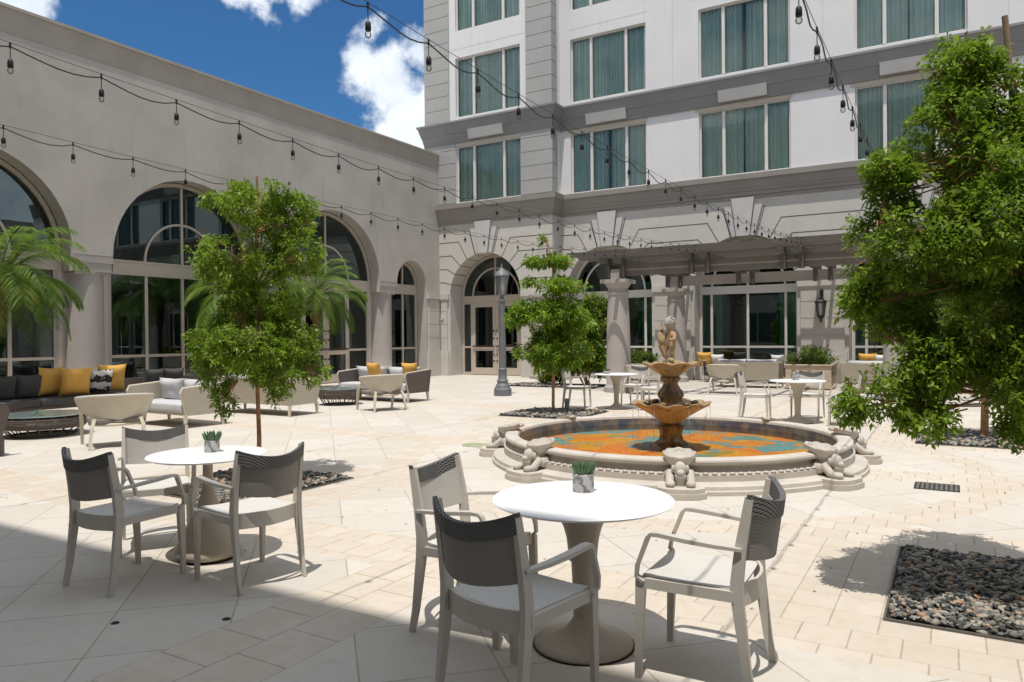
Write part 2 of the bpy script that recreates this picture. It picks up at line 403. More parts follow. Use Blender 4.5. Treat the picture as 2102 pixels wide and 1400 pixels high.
def paving():
    m, nt, b = newmat('travertine_paving'); v, x, y, z = coords(nt)
    # large square slabs laid on the diagonal, joints about 8 mm wide
    s = 0.9194
    a = ((x + y) * 0.70711 + 0.5) ; d = ((y - x) * 0.70711 - 3.99)
    P = 0.92 / 1.41421 * 1.0
    P = 0.645
    fa = ((x + y + 0.71) / 0.92).fract(); fd = ((y - x - 6.62) / 0.92).fract()
    j1 = ((fa - 0.5).abs().gt(0.4925)).mx((fd - 0.5).abs().gt(0.4925))
    ia = ((x + y + 0.71) / 0.92).floor(); id_ = ((y - x - 6.62) / 0.92).floor()
    r1 = ((ia * 12.9898 + id_ * 78.233).sin() * 43758.5453).fract()
    # paver zones: squares round the tree beds, square round the fountain's approach, cross bands
    def zone(x0, x1, y0, y1): return x.gt(x0) * x.lt(x1) * y.gt(y0) * y.lt(y1)
    Z = zone(-1.05, 1.99, 3.85, 6.72).mx(zone(-7.97, -5.05, 3.85, 6.72)).mx(zone(-1.05, 1.99, 11.4, 14.3)).mx(zone(-7.97, -5.05, 11.4, 14.3))
    Z = Z.mx(zone(-40, 30, 3.88, 4.56)).mx(zone(-40, 30, 13.65, 14.35))
    rr = ((x + 3.05) * (x + 3.05) + (y - 9.1) * (y - 9.1))._m('SQRT')
    Z = Z.mx(rr.gt(3.20) * rr.lt(3.62))
    Z = Z.mx(zone(-3.40, -2.70, -9, 3.9)).mx(zone(-3.40, -2.70, 14.3, 24)).mx(zone(-40, -5.0, 8.75, 9.45)).mx(zone(-1.0, 30, 8.75, 9.45))
    # pavers 0.35 x 0.19 in running courses; courses run along x in x-bands
    v_in = zone(-3.40, -2.70, -9, 3.88)
    row = (y / 0.265).floor()
    stg = (zone(-1.05, -0.33, 4.24, 6.1) * -1 + 1) * 0.5
    bx_ = (x + 1.05) / 0.24
    px_ = (bx_ + row * stg).fract(); py_ = (y / 0.265).fract()
    jb = ((px_ - 0.5).abs().gt(0.480)).mx((py_ - 0.5).abs().gt(0.484) * 0.55)
    row2 = ((x + 3.05) / 0.35).floor()
    qy = (y / 0.35 + row2 * 0.5).fract(); qx = ((x + 3.05) / 0.35).fract()
    jb2 = ((qx - 0.5).abs().gt(0.485)).mx((qy - 0.5).abs().gt(0.485))
    jb = jb * (v_in * -1 + 1) + jb2 * v_in
    r2 = (((bx_ + row * stg).floor() * 12.9898 + row * 78.233).sin() * 43758.5453).fract()
    n1 = tnoise(nt, v, 0.9, 5, 0.65); n2 = tnoise(nt, v, 9, 5, 0.7); n3 = tnoise(nt, v, 140, 2)
    slab = mix(nt, r1, (0.52, 0.48, 0.425), (0.575, 0.535, 0.475))
    slab = mix(nt, n2.step(0.45, 0.75) * 0.40, slab, (0.45, 0.40, 0.33))
    brick = mix(nt, r2, (0.53, 0.465, 0.385), (0.575, 0.51, 0.43))
    brick = mix(nt, n2.step(0.45, 0.75) * 0.35, brick, (0.43, 0.335, 0.24))
    c = mix(nt, Z, slab, brick)
    c = mix(nt, n1.step(0.48, 0.70) * 0.34, c, (0.47, 0.385, 0.285))
    c = mix(nt, tnoise(nt, v, 2.6, 6, 0.75).step(0.60, 0.74) * 0.30, c, (0.42, 0.355, 0.285))
    c = mix(nt, n3.step(0.60, 0.78) * 0.35, c, (0.33, 0.28, 0.22))
    j = j1 * (Z * -1 + 1) + jb * Z
    edge = Z  # joints fade irregularly with dirt
    jf = j * (n2.step(0.25, 0.6) * 0.45 + 0.25)
    c = mix(nt, jf, c, (0.27, 0.215, 0.165))
    nt.links.new(c, b.inputs['Base Color'])
    b.inputs['Roughness'].default_value = 0.8; b.inputs['Specular IOR Level'].default_value = 0.25
    bump(nt, b, n3 * 0.3 + n2 * 0.3 - j * 1.0, 0.35, 0.004)
    return m
PAVE = paving()

# ================================================================== BUILDINGS
def sweep(mb, prof, path, closed_ends=True):
    """sweep (out, z) profile along an xy path, mitred; outward is to the right of travel"""
    P = [Vector((p[0], p[1])) for p in path]; k = len(P); off = []
    for i in range(k):
        d1 = (P[i] - P[i - 1]).normalized() if i else (P[1] - P[0]).normalized()
        d2 = (P[i + 1] - P[i]).normalized() if i < k - 1 else d1
        n1 = Vector((d1.y, -d1.x)); n2 = Vector((d2.y, -d2.x)); m = (n1 + n2).normalized()
        off.append(m / max(0.3, m.dot(n1)))
    n = len(mb.v); q = len(prof)
    for i in range(k):
        for (o, z) in prof:
            p = P[i] + off[i] * o; mb.v.append((p.x, p.y, z))
    for i in range(k - 1):
        for j in range(q - 1):
            a = n + i * q + j; mb.f.append((a, a + 1, a + q + 1, a + q)); mb.mi.append(mb.k)
    if closed_ends:
        mb.f.append(tuple(n + j for j in range(q))); mb.f.append(tuple(n + (k - 1) * q + j for j in range(q))[::-1]); mb.mi += [mb.k] * 2

def wall_band(mb, M, u0, u1, z0, z1, holes, depth):
    """sheet wall band with rectangular holes (a,b,za,zb); M(u,d,z)->xyz"""
    cur = u0
    for (a, b, za, zb) in sorted(holes):
        if a > cur: mb.quad(M(cur, 0, z0), M(a, 0, z0), M(a, 0, z1), M(cur, 0, z1))
        if za > z0: mb.quad(M(a, 0, z0), M(b, 0, z0), M(b, 0, za), M(a, 0, za))
        if zb < z1: mb.quad(M(a, 0, zb), M(b, 0, zb), M(b, 0, z1), M(a, 0, z1))
        mb.quad(M(a, 0, za), M(a, depth, za), M(a, depth, zb), M(a, 0, zb))
        mb.quad(M(b, 0, za), M(b, 0, zb), M(b, depth, zb), M(b, depth, za))
        mb.quad(M(a, 0, zb), M(a, depth, zb), M(b, depth, zb), M(b, 0, zb))
        mb.quad(M(a, 0, za), M(b, 0, za), M(b, depth, za), M(a, depth, za))
        cur = b
    if u1 > cur: mb.quad(M(cur, 0, z0), M(u1, 0, z0), M(u1, 0, z1), M(cur, 0, z1))

def wall_arches(mb, M, u0, u1, zp, z1, arches, depth, jamb=0.0):
    """sheet wall with arched openings (c, r, spring); piers start at zp; jamb = bottom of the reveal sides"""
    cur = u0; N = 28
    for (c, r, sp) in sorted(arches):
        if c - r > cur: mb.quad(M(cur, 0, zp), M(c - r, 0, zp), M(c - r, 0, z1), M(cur, 0, z1))
        pts = [(c - r * cos(PI * i / N), sp + r * sin(PI * i / N)) for i in range(N + 1)]
        for i in range(N):
            (a, za), (b, zb) = pts[i], pts[i + 1]
            mb.quad(M(a, 0, za), M(b, 0, zb), M(b, 0, z1), M(a, 0, z1))
            mb.quad(M(a, 0, za), M(a, depth, za), M(b, depth, zb), M(b, 0, zb))
        for e in (c - r, c + r):
            mb.quad(M(e, 0, jamb), M(e, depth, jamb), M(e, depth, sp), M(e, 0, sp))
        cur = c + r
    if u1 > cur: mb.quad(M(cur, 0, zp), M(u1, 0, zp), M(u1, 0, z1), M(cur, 0, z1))

def arc_bar(mb, r, z, wd, dp, a0=0, a1=PI, n=24):
    """flat curved bar in the local x-z plane"""
    for i in range(n):
        t0 = a0 + (a1 - a0) * i / n; t1 = a0 + (a1 - a0) * (i + 1) / n
        ri, ro = r - wd / 2, r + wd / 2
        p = [(ri * cos(t0), z + ri * sin(t0)), (ro * cos(t0), z + ro * sin(t0)), (ro * cos(t1), z + ro * sin(t1)), (ri * cos(t1), z + ri * sin(t1))]
        mb.quad(*[(q[0], -dp, q[1]) for q in p]); mb.quad(*[(q[0], dp, q[1]) for q in p][::-1])
        mb.quad((p[1][0], -dp, p[1][1]), (p[1][0], dp, p[1][1]), (p[2][0], dp, p[2][1]), (p[2][0], -dp, p[2][1]))
        mb.quad((p[0][0], -dp, p[0][1]), (p[3][0], -dp, p[3][1]), (p[3][0], dp, p[3][1]), (p[0][0], dp, p[0][1]))

def curtain(mb, x0, x1, z0, z1, y, amp=0.035, per=0.16):
    n = max(6, int((x1 - x0) / per * 6))
    for i in range(n):
        a = x0 + (x1 - x0) * i / n; b = x0 + (x1 - x0) * (i + 1) / n
        f = lambda t: y + amp * sin(2 * PI * t / per + 1.3 * sin(t * 3.1)) + 0.3 * amp * sin(2 * PI * t / per * 2.3)
        mb.quad((a, f(a), z0), (b, f(b), z0), (b, f(b), z1), (a, f(a), z1))

def make_doors(parent, x0, x1, zt):
    """pair of glazed doors in local coordinates"""
    xm = (x0 + x1) / 2
    for (a, b, hs) in ((x0, xm - 0.006, 1), (xm + 0.006, x1, -1)):
        m = MB()
        m.box(a, a + 0.13, -0.045, 0.03, 0.02, zt); m.box(b - 0.13, b, -0.045, 0.03, 0.02, zt)
        m.box(a + 0.13, b - 0.13, -0.045, 0.03, 0.02, 0.30); m.box(a + 0.13, b - 0.13, -0.045, 0.03, zt - 0.13, zt)
        m.box(a + 0.13, b - 0.13, -0.045, 0.03, 0.98, 1.12)
        d = m.build('door', FRAME, parent, smooth=0)
        MB().quad((a + 0.13, 0, 0.3), (b - 0.13, 0, 0.3), (b - 0.13, 0, zt - 0.13), (a + 0.13, 0, zt - 0.13)).build('pane', GLASS, d, smooth=0)
        h = MB(); h.box(a + 0.03, b - 0.03, -0.11, -0.075, 1.14, 1.19)
        xe = b - 0.07 if hs > 0 else a + 0.07
        h.box(a + 0.05, a + 0.08, -0.08, -0.04, 1.14, 1.19); h.box(b - 0.08, b - 0.05, -0.08, -0.04, 1.14, 1.19)
        for zz in (0.55, 0.8, 1.45, 1.75): h.box(xe - 0.03, xe + 0.03, -0.075, -0.045, zz, zz + 0.06)
        h.build('handle', BRONZE, d, smooth=0)

def arched_window(parent, loc, rz, R, sp, bt, bb, ring, mull, zm=1.13, doors=None, curt=None, low=0.0, col=None):
    """frame with a half round fanlight, beige band bb..bt, lower lights; children glass/curtain"""
    col = col or FRAME
    f = MB(); dp = 0.05
    arc_bar(f, R - 0.05, bt, 0.10, dp)
    if ring: arc_bar(f, ring, bt, 0.06, dp * 0.7)
    for e in (-1, 1): f.box(min(e * R, e * (R - 0.10)), max(e * R, e * (R - 0.10)), -dp, dp, low, bt)
    f.box(-R + 0.1, R - 0.1, -dp + 0.006, dp, bb, bt)
    f.box(-R + 0.1, R - 0.1, -dp - 0.012, -dp + 0.006, bt - 0.05, bt); f.box(-R + 0.1, R - 0.1, -dp - 0.012, -dp + 0.006, bb, bb + 0.05)
    f.box(-0.035, 0.035, -dp + 0.008, dp - 0.008, bt, bt + R - 0.10)
    for u in mull:
        if doors and doors[0] + 0.01 < u < doors[1] - 0.01: continue
        f.box(u - 0.04, u + 0.04, -dp + 0.008, dp - 0.008, low, bb)
    segs = sorted([-R + 0.10] + list(mull) + [R - 0.10])
    for a, b in zip(segs[:-1], segs[1:]):
        if doors and doors[0] - 0.01 < (a + b) / 2 < doors[1] + 0.01: continue
        f.box(a + 0.04 if a > -R + 0.11 else a, b - 0.04 if b < R - 0.11 else b, -dp + 0.012, dp - 0.012, zm - 0.035, zm + 0.035)
        f.box(a + 0.04 if a > -R + 0.11 else a, b - 0.04 if b < R - 0.11 else b, -dp + 0.012, dp - 0.012, low, low + 0.12)
    o = f.build('arched_window', col, parent, smooth=30)
    o.location = loc; o.rotation_euler = (0, 0, rz)
    g = MB(); N = 24
    g.poly([((R - 0.09) * cos(PI * i / N), 0, bt + (R - 0.09) * sin(PI * i / N)) for i in range(N + 1)])
    if doors:
        for a, b in ((-R + 0.1, doors[0]), (doors[1], R - 0.1)):
            if b - a > 0.1: g.quad((a, 0, low), (b, 0, low), (b, 0, bb), (a, 0, bb))
    else: g.quad((-R + 0.1, 0, low), (R - 0.1, 0, low), (R - 0.1, 0, bb), (-R + 0.1, 0, bb))
    g.build('glass', GLASS, o, smooth=0, fixn=False)
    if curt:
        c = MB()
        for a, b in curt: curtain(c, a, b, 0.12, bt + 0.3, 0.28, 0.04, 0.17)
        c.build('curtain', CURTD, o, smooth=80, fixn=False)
    return o

# ---------------------------------------------------------------- arcade building on the left
AX = -17.75
arc = thing('arcade_building', 'long low taupe stucco building with round arches and dark glass, on the left', 'building', (AX, 10, 0))
def A(m, name, mats, smooth=30, fixn=True):
    """build in world coordinates, parent to the arcade"""
    o = m.build(name, mats, arc, smooth=smooth, fixn=fixn); o.location = (-AX, -10, 0); return o
ARCH_L = [(2.07, 2.24, 3.6), (7.52, 2.24, 3.6), (12.97, 2.24, 3.6), (18.42, 2.24, 3.6), (22.52, 0.89, 3.6)]
m = MB(); ML = lambda u, d, z: (AX - d, u, z)
wall_arches(m, ML, -0.6, 24.30, 3.6, 8.9, ARCH_L, 0.45, jamb=3.2)
m.quad((AX, 23.41, 0), (AX, 24.30, 0), (AX, 24.30, 3.6), (AX, 23.41, 3.6))
m.quad((AX, 23.41, 0), (AX - 0.45, 23.41, 0), (AX - 0.45, 23.41, 3.2), (AX, 23.41, 3.2))
m.box(AX - 7, AX - 0.6, -0.6, 24.0, 7.2, 8.88)
m.box(AX - 0.6, AX - 0.02, -0.6, 24.28, 8.2, 8.88)
A(m, 'wall', STUCCO)
m = MB()
sweep(m, [(0.0, 8.30), (0.008, 8.30), (0.012, 8.50), (0.035, 8.74), (0.045, 8.76), (0.045, 8.83), (0.07, 8.84), (0.07, 8.91), (-0.5, 8.96)], [(AX, 24.29), (AX, -0.6)][::-1])
A(m, 'cornice', pmat('cornice_taupe', (0.38, 0.34, 0.29), 0.85, 1.5, 0.08, 50, 0.2))
for yc, wd in ((4.795, 0.97), (10.245, 0.97), (15.695, 0.97), (21.145, 0.97)):
    m = MB()
    m.lathe([(0.0, 0.0), (0.50, 0.0), (0.50, 0.12), (0.46, 0.16), (0.435, 0.2), (0.43, 1.0), (0.415, 2.0), (0.39, 3.12), (0.42, 3.14), (0.42, 3.2), (0.40, 3.2)], 40, (AX - 0.44, yc, 0))
    A(m, 'column', COLM, 40)
    m = MB()
    m.box(AX - 0.93, AX - 0.02, yc - 0.46, yc + 0.46, 3.2, 3.42); m.box(AX - 0.90, AX - 0.05, yc - 0.43, yc + 0.43, 3.14, 3.2)
    m.box(AX - 0.95, AX - 0.004, yc - wd / 2 + 0.001, yc + wd / 2 - 0.001, 3.42, 3.597)
    m.box(AX - 0.55, AX - 0.46, yc - 0.70, yc + 0.70, 0, 3.6)
    A(m, 'capital', COLM, 30)
for (c, R, dr) in ((2.07, 2.24, None), (7.52, 2.24, None), (12.97, 2.24, None), (18.42, 2.24, (-1.07, 1.07))):
    arched_window(arc, (-0.50, c - 10, 0), PI / 2, R - 0.02, 3.6, 3.6, 3.22, 1.09, (-1.07, 0, 1.07), 1.13, doors=dr)
    if dr:
        o = [k for k in kids(arc) if k.name.startswith('arched_window')][-1]
        holder = o
        make_doors(arc, c - 10 + dr[0] + 0.0, c - 10 + dr[1], 3.22)
        for k in kids(arc):
            if k.name.startswith('door') and k.location.length == 0:
                k.rotation_euler = (0, 0, PI / 2); k.location = (-0.50, 0, 0)
arched_window(arc, (-0.50, 22.52 - 10, 0), PI / 2, 0.87, 3.6, 3.6, 3.22, None, (0,), 1.13)
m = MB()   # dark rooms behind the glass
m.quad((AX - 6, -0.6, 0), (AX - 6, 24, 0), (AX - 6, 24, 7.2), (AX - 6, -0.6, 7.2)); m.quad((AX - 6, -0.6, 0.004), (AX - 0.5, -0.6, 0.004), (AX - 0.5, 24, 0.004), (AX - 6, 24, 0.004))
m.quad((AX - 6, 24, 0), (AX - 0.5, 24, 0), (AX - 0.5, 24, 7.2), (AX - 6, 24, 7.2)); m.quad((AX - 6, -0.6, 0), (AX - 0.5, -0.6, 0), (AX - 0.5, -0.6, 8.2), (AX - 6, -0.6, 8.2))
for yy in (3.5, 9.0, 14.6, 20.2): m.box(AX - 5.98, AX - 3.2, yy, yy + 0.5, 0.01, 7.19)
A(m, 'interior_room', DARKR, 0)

# ---------------------------------------------------------------- hotel building at the back
YB, YM = 24.30, 25.0
XB0, XB1 = -18.36, -12.60
XEND = 13.4
hot = thing('hotel_building', 'tall white and grey hotel with rows of curtained windows over rusticated arches', 'building', (-3, 25, 0))
def Hb(m, name, mats, smooth=30, fixn=True):
    o = m.build(name, mats, hot, smooth=smooth, fixn=fixn); o.location = (3, -25, 0); return o
MH = lambda u, d, z: (u, YM + d, z)
MBY = lambda u, d, z: (u, YB + d, z)
AC = [-10.70, -5.86, -1.02, 3.82, 8.66]
m = MB()
wall_arches(m, MH, XB1, XEND, 0, 6.6, [(c, 1.66, 3.2) for c in AC], 0.6)
wall_arches(m, MBY, AX + 0.0, XB1, 0, 6.6, [(-15.60, 1.63, 3.2)], 0.9)
m.quad((XB1, YB, 0), (XB1, YM, 0), (XB1, YM, 6.6), (XB1, YB, 6.6))
m.quad((XB0, YB, 8.0), (XB0, YB + 6, 8.0), (XB0, YB + 6, 6.0), (XB0, YB, 6.0)); m.quad((XB0, YB, 6), (AX, YB, 6), (AX, YB, 6.6), (XB0, YB, 6.6))
m.quad((XB0, YB, 3.6), (AX, YB, 3.6), (AX, YB, 6.0), (XB0, YB, 6.0))
Hb(m, 'lower_wall', STUCCO2)
# upper walls
WX = [c + 0.02 for c in AC]; WB = -15.40; WW = 1.48
LV = [(6.84, 9.11), (10.23, 12.60), (13.66, 16.05)]
m = MB()
wall_band(m, MH, XB1, XEND, 6.6, 9.9, [(x - WW, x + WW, *LV[0]) for x in WX], 0.2)
wall_band(m, MH, XB1, XEND, 9.9, 13.2, [(x - WW, x + WW, *LV[1]) for x in WX], 0.2)
wall_band(m, MH, XB1, XEND, 13.2, 19.8, [(x - WW, x + WW, *LV[2]) for x in WX], 0.2)
wall_band(m, MBY, XB0, XB1, 6.6, 9.9, [(WB - WW, WB + WW, *LV[0])], 0.2)
wall_band(m, MBY, XB0, XB1, 9.9, 13.2, [(WB - WW, WB + WW, *LV[1])], 0.2)
wall_band(m, MBY, XB0, XB1, 13.2, 19.8, [(WB - WW, WB + WW, *LV[2])], 0.2)
m.quad((XB1, YB, 6.6), (XB1, YM, 6.6), (XB1, YM, 19.8), (XB1, YB, 19.8))
m.quad((XB0, YB, 6.6), (XB0, 40, 6.6), (XB0, 40, 19.8), (XB0, YB, 19.8))
m.box(XB1 + 0.05, XEND, YM + 0.8, 40, 5.4, 19.78); m.box(XB0 + 0.05, XB1 - 0.05, YB + 1.0, 40, 5.4, 19.78)
m.quad((XB0, YB, 19.8), (XB1, YB, 19.8), (XB1, 40, 19.8), (XB0, 40, 19.8)); m.quad((XB1, YM, 19.8), (XEND, YM, 19.8), (XEND, 40, 19.8), (XB1, 40, 19.8))
m.quad((XEND, YM, 0), (XEND, 40, 0), (XEND, 40, 19.8), (XEND, YM, 19.8))
Hb(m, 'upper_wall', WHITEW)
# grey quoin courses on the projecting bay (0.53 m courses with open joints)
def courses(m, x0, x1, y, zs, ze, step=0.53, proud=0.035, gap=0.022, side=None):
    z = zs
    while z < ze - 0.05:
        t = min(z + step - gap, ze)
        m.box(x0, x1, y - proud, y + 0.01, z, t); z += step
for (za, zb) in ((6.88, 9.26), (10.14, 19.7)):
    m = MB(); courses(m, XB0 - 0.035, -17.18 if za > 9 else WB - WW - 0.02, YB, za, zb); Hb(m, 'quoins', GREYQ, 0)
    m = MB(); courses(m, -13.66 if za > 9 else WB + WW + 0.02, XB1 + 0.035, YB, za, zb)
    z = za
    while z < zb - 0.05:   # quoins returning on the bay's side
        t = min(z + 0.508, zb); m.box(XB1 - 0.01, XB1 + 0.035, YB + 0.011, YM - 0.30, z, t); z += 0.53
    Hb(m, 'quoins', GREYQ, 0)
m = MB()
for x in WX:   # faint panel joints of the white wall
    xx = x + 2.45
    m.box(xx - 1.02, xx - 1.008, YM - 0.003, YM + 0.001, 10.2, 19.7); m.box(xx - 0.0, xx + 0.012, YM - 0.003, YM + 0.001, 10.2, 19.7)
    for z in (12.95, 16.4): m.box(x - 1.6, x + 1.6, YM - 0.003, YM + 0.001, z, z + 0.012)
m.box(WB - 1.7, WB + 1.7, YB - 0.003, YB + 0.001, 12.95, 12.965)
Hb(m, 'panel_joint', pmat('joint_pale', (0.45, 0.45, 0.46), 0.9, 3, 0.05, 50, 0), 0)
# cornices, mitred round the bay
path = [(XB0, 39), (XB0, YB), (XB1, YB), (XB1, YM), (XEND, YM)]
path_low = [(AX, YB), (XB1, YB), (XB1, YM), (XEND, YM)]
m = MB(); sweep(m, [(0, 9.24), (0.06, 9.24), (0.06, 9.33), (0.075, 9.36), (0.12, 9.60), (0.15, 9.62), (0.15, 9.68), (0.17, 9.72), (0.245, 9.98), (0.285, 10.0), (0.285, 10.07), (0, 10.13)], path)
Hb(m, 'upper_cornice', CORN)
m = MB(); sweep(m, [(0, 6.02), (0.03, 6.02), (0.03, 6.12), (0.065, 6.13), (0.065, 6.22), (0.10, 6.26), (0.12, 6.30), (0.12, 6.34), (0.14, 6.36), (0.20, 6.60), (0.255, 6.63), (0.265, 6.80), (0, 6.86)], path_low)
Hb(m, 'lower_cornice', pmat('cornice_warm', (0.30, 0.275, 0.25), 0.85, 1.2, 0.06, 50, 0.2))
for x, y in [(WB, YB)] + [(x, YM) for x in WX]:   # pale slabs across the upper cornice over each window
    m = MB(); m.prism([(y - 0.155, 9.30), (y - 0.235, 9.66), (y - 0.02, 9.66), (y - 0.02, 9.30)], 'x', x - 0.78, x + 0.78)
    Hb(m, 'cornice_slab', KEY, 0)
# keystones
for x, y in [(-15.60, YB)] + [(x, YM) for x in AC]:
    m = MB()
    m.prism([(x - 0.21, 4.80), (x + 0.21, 4.80), (x + 0.37, 6.05), (x - 0.37, 6.05)], 'y', y - 0.125, y + 0.3)
    for s in (-1, 1):
        pts = [(x + s * 0.235, 4.82), (x + s * 0.36, 4.79), (x + s * 0.62, 5.80), (x + s * 0.375, 5.80)]
        m.prism(pts if s > 0 else pts[::-1], 'y', y - 0.065, y + 0.3)
    Hb(m, 'keystone', KEY, 0)
# rusticated joints round the arches (recessed in the photo: thin dark joint strips)
def jline(m, pts, y, w=0.028):
    for (a, b) in zip(pts[:-1], pts[1:]):
        d = Vector((b[0] - a[0], b[1] - a[1])); L = d.length; d /= L; n = Vector((-d.y, d.x)) * w / 2
        e = d * (w * 0.35)
        q = [(a[0] - e.x + n.x, a[1] - e.y + n.y), (a[0] - e.x - n.x, a[1] - e.y - n.y), (b[0] + e.x - n.x, b[1] + e.y - n.y), (b[0] + e.x + n.x, b[1] + e.y + n.y)]
        m.prism(q, 'y', y - 0.004, y + 0.002)
LN = [(5.32, 60.5), (4.79, 46), (4.26, 31), (3.73, 15.5)]
m = MB()
xs = AC
for i, c in enumerate(xs):
    for (z, th) in LN:
        r = 1.66; t = rad(th); ex = (z - 3.2) / math.tan(t)
        a = (c + r * cos(t), 3.2 + r * sin(t)); e = (c + ex, z)
        if i < len(xs) - 1:
            c2 = xs[i + 1]; jline(m, [a, e, (c2 - ex, z), (c2 - r * cos(t), 3.2 + r * sin(t))], YM)
        if i == 0: jline(m, [(XB1 + 0.02, z), (c - ex, z), (c - r * cos(t), 3.2 + r * sin(t))], YM)
    for s in (-1, 1): jline(m, [(c + s * 0.43, 4.82), (c + s * 0.68, 5.74)], YM)
Hb(m, 'rustication_joint', JOINT, 0); m = MB()
c = -15.60; r = 1.63
for (z, th) in LN:
    t = rad(th); ex = (z - 3.2) / math.tan(t)
    jline(m, [(AX + 0.02, z), (c - ex, z), (c - r * cos(t), 3.2 + r * sin(t))], YB)
    jline(m, [(XB1 - 0.0, z), (c + ex, z), (c + r * cos(t), 3.2 + r * sin(t))], YB)
for s in (-1, 1): jline(m, [(c + s * 0.43, 4.80), (c + s * 0.68, 5.72)], YB)
Hb(m, 'rustication_joint', JOINT, 0); m = MB()
# joints across the deep soffit of the bay arch
for th in (15.5, 31, 46, 60.5, 75, 105, 119.5, 134, 149, 164.5):
    t = rad(th); d = 0.009
    p = [(c + (r - q) * cos(t + e), 3.2 + (r - q) * sin(t + e)) for q, e in ((-.002, -d), (-.002, d), (.004, d), (.004, -d))]
    m.prism(p, 'y', YB, YB + 0.85)
Hb(m, 'rustication_joint', JOINT, 0)
# piers between the arches: impost, plinth, courses
piers = [(AX, -17.24, YB), (-13.96, XB1, YB)] + [(XB1, AC[0] - 1.67, YM)] + [(AC[i] + 1.67, AC[i + 1] - 1.67, YM) for i in range(len(AC) - 1)] + [(AC[-1] + 1.67, XEND, YM)]
for (x0, x1, y) in piers:
    m = MB()
    x0_, x1_ = x0 + 0.11, x1 - 0.11
    m.box(x0 + 0.02, x1 - 0.02, y - 0.10, y + 0.2, 3.06, 3.28); m.box(x0 + 0.06, x1 - 0.06, y - 0.07, y + 0.2, 2.98, 3.06)
    z = 1.0
    while z < 2.95:
        t = min(z + 0.505, 2.975); m.box(x0_, x1_, y - 0.06, y + 0.2, z, t); z += 0.53
    m.box(x0_ + 0.01, x1_ - 0.01, y - 0.045, y + 0.2, 1.0, 2.97)
    m.box(x0 + 0.03, x1 - 0.03, y - 0.10, y + 0.2, 0.005, 0.92); m.box(x0 + 0.04, x1 - 0.04, y - 0.085, y + 0.2, 0.92, 0.995)
    Hb(m, 'pier', STUCCO2, 0)
# rusticated pier of the arcade at the corner
m = MB()
m.box(AX - 0.3, AX + 0.10, 23.43, 24.18, 3.06, 3.28); z = 1.0
while z < 2.95:
    t = min(z + 0.505, 3.05); m.box(AX - 0.3, AX + 0.06, 23.52, 24.20, z, t); z += 0.53
m.box(AX - 0.3, AX + 0.045, 23.53, 24.20, 1.0, 3.04); m.box(AX - 0.3, AX + 0.10, 23.44, 24.19, 0.005, 0.92); m.box(AX - 0.3, AX + 0.085, 23.45, 24.19, 0.92, 0.995)
A(m, 'pier', STUCCO2, 0)
# round columns in front of the piers beside the bay
m = MB(); m.lathe([(0, 0), (0.42, 0), (0.42, 0.10), (0.38, 0.14), (0.36, 0.18), (0.35, 1.5), (0.32, 2.85), (0.35, 2.87), (0.35, 2.93), (0.42, 2.98), (0.42, 3.06), (0, 3.06)], 36, (-12.88, 23.85, 0)); Hb(m, 'column', COLM, 40)
# guest room windows
def guest_window():
    f = MB(); wz = 0; 
    def bars(h):
        f.box(-WW, -WW + 0.06, -0.02, 0.06, 0, h); f.box(WW - 0.06, WW, -0.02, 0.06, 0, h)
        f.box(-WW + 0.06, WW - 0.06, -0.02, 0.06, 0, 0.07); f.box(-WW + 0.06, WW - 0.06, -0.02, 0.06, h - 0.05, h)
        for u in (-0.66, 0.71): f.box(u - 0.05, u + 0.05, -0.05, 0.058, 0.07, h - 0.05)
    return f, bars
protos = []; CV = []
for h in (2.27, 2.37, 2.39):
    f, bars = guest_window(); bars(h)
    me = f.build('window', FRAMEW, None, smooth=0)
    gl = MB().quad((-WW, 0.02, 0), (WW, 0.02, 0), (WW, 0.02, h), (-WW, 0.02, h)).build('glass', GLASSU, me, smooth=0, fixn=False)
    c_ = MB(); curtain(c_, -WW + 0.0, WW - 0.0, 0.0, h, 0.15, 0.045, 0.135)
    cu = c_.build('curtain', CURT, me, smooth=80, fixn=False)
    vs = []
    for vi, (pp, am, ga) in enumerate(((0.115, 0.05, 0.0), (0.155, 0.04, 0.05), (0.135, 0.055, 0.12))):
        c2 = MB(); curtain(c2, -WW + 0.06, -ga / 2 - .02, 0.0, h, 0.15, am, pp); curtain(c2, ga / 2 - .02, WW - 0.06, 0.0, h, 0.16, am, pp * 1.07)
        n_ = len(c2.v); q_ = c2.build('curtain', CURT, None, smooth=80, fixn=False); vs.append(q_.data); bpy.data.objects.remove(q_)
    cu.data = vs[0]; protos.append((me, gl, cu)); CV.append(vs)
for li, (z0, z1) in enumerate(LV):
    for wi, (x, y) in enumerate([(WB, YB)] + [(x, YM) for x in WX]):
        P_ = protos[li]
        if wi == 0: o = P_[0]
        else:
            o = P_[0].copy(); C.objects.link(o)
            for ch in P_[1:]:
                d = ch.copy(); C.objects.link(d); d.parent = o
                if ch is P_[2]: d.data = CV[li][(wi * 2 + li) % 3]
        o.parent = hot; o.location = (x + 3, y + 0.12 - 25, z0)
for x, y in [(WB, YB)] + [(x, YM) for x in WX]:
    m = MB().box(x - WW - 0.12, x + WW + 0.06, y - 0.015, y + 0.19, 9.112, 9.235)
    Hb(m, 'window_header', FRAME, 0)
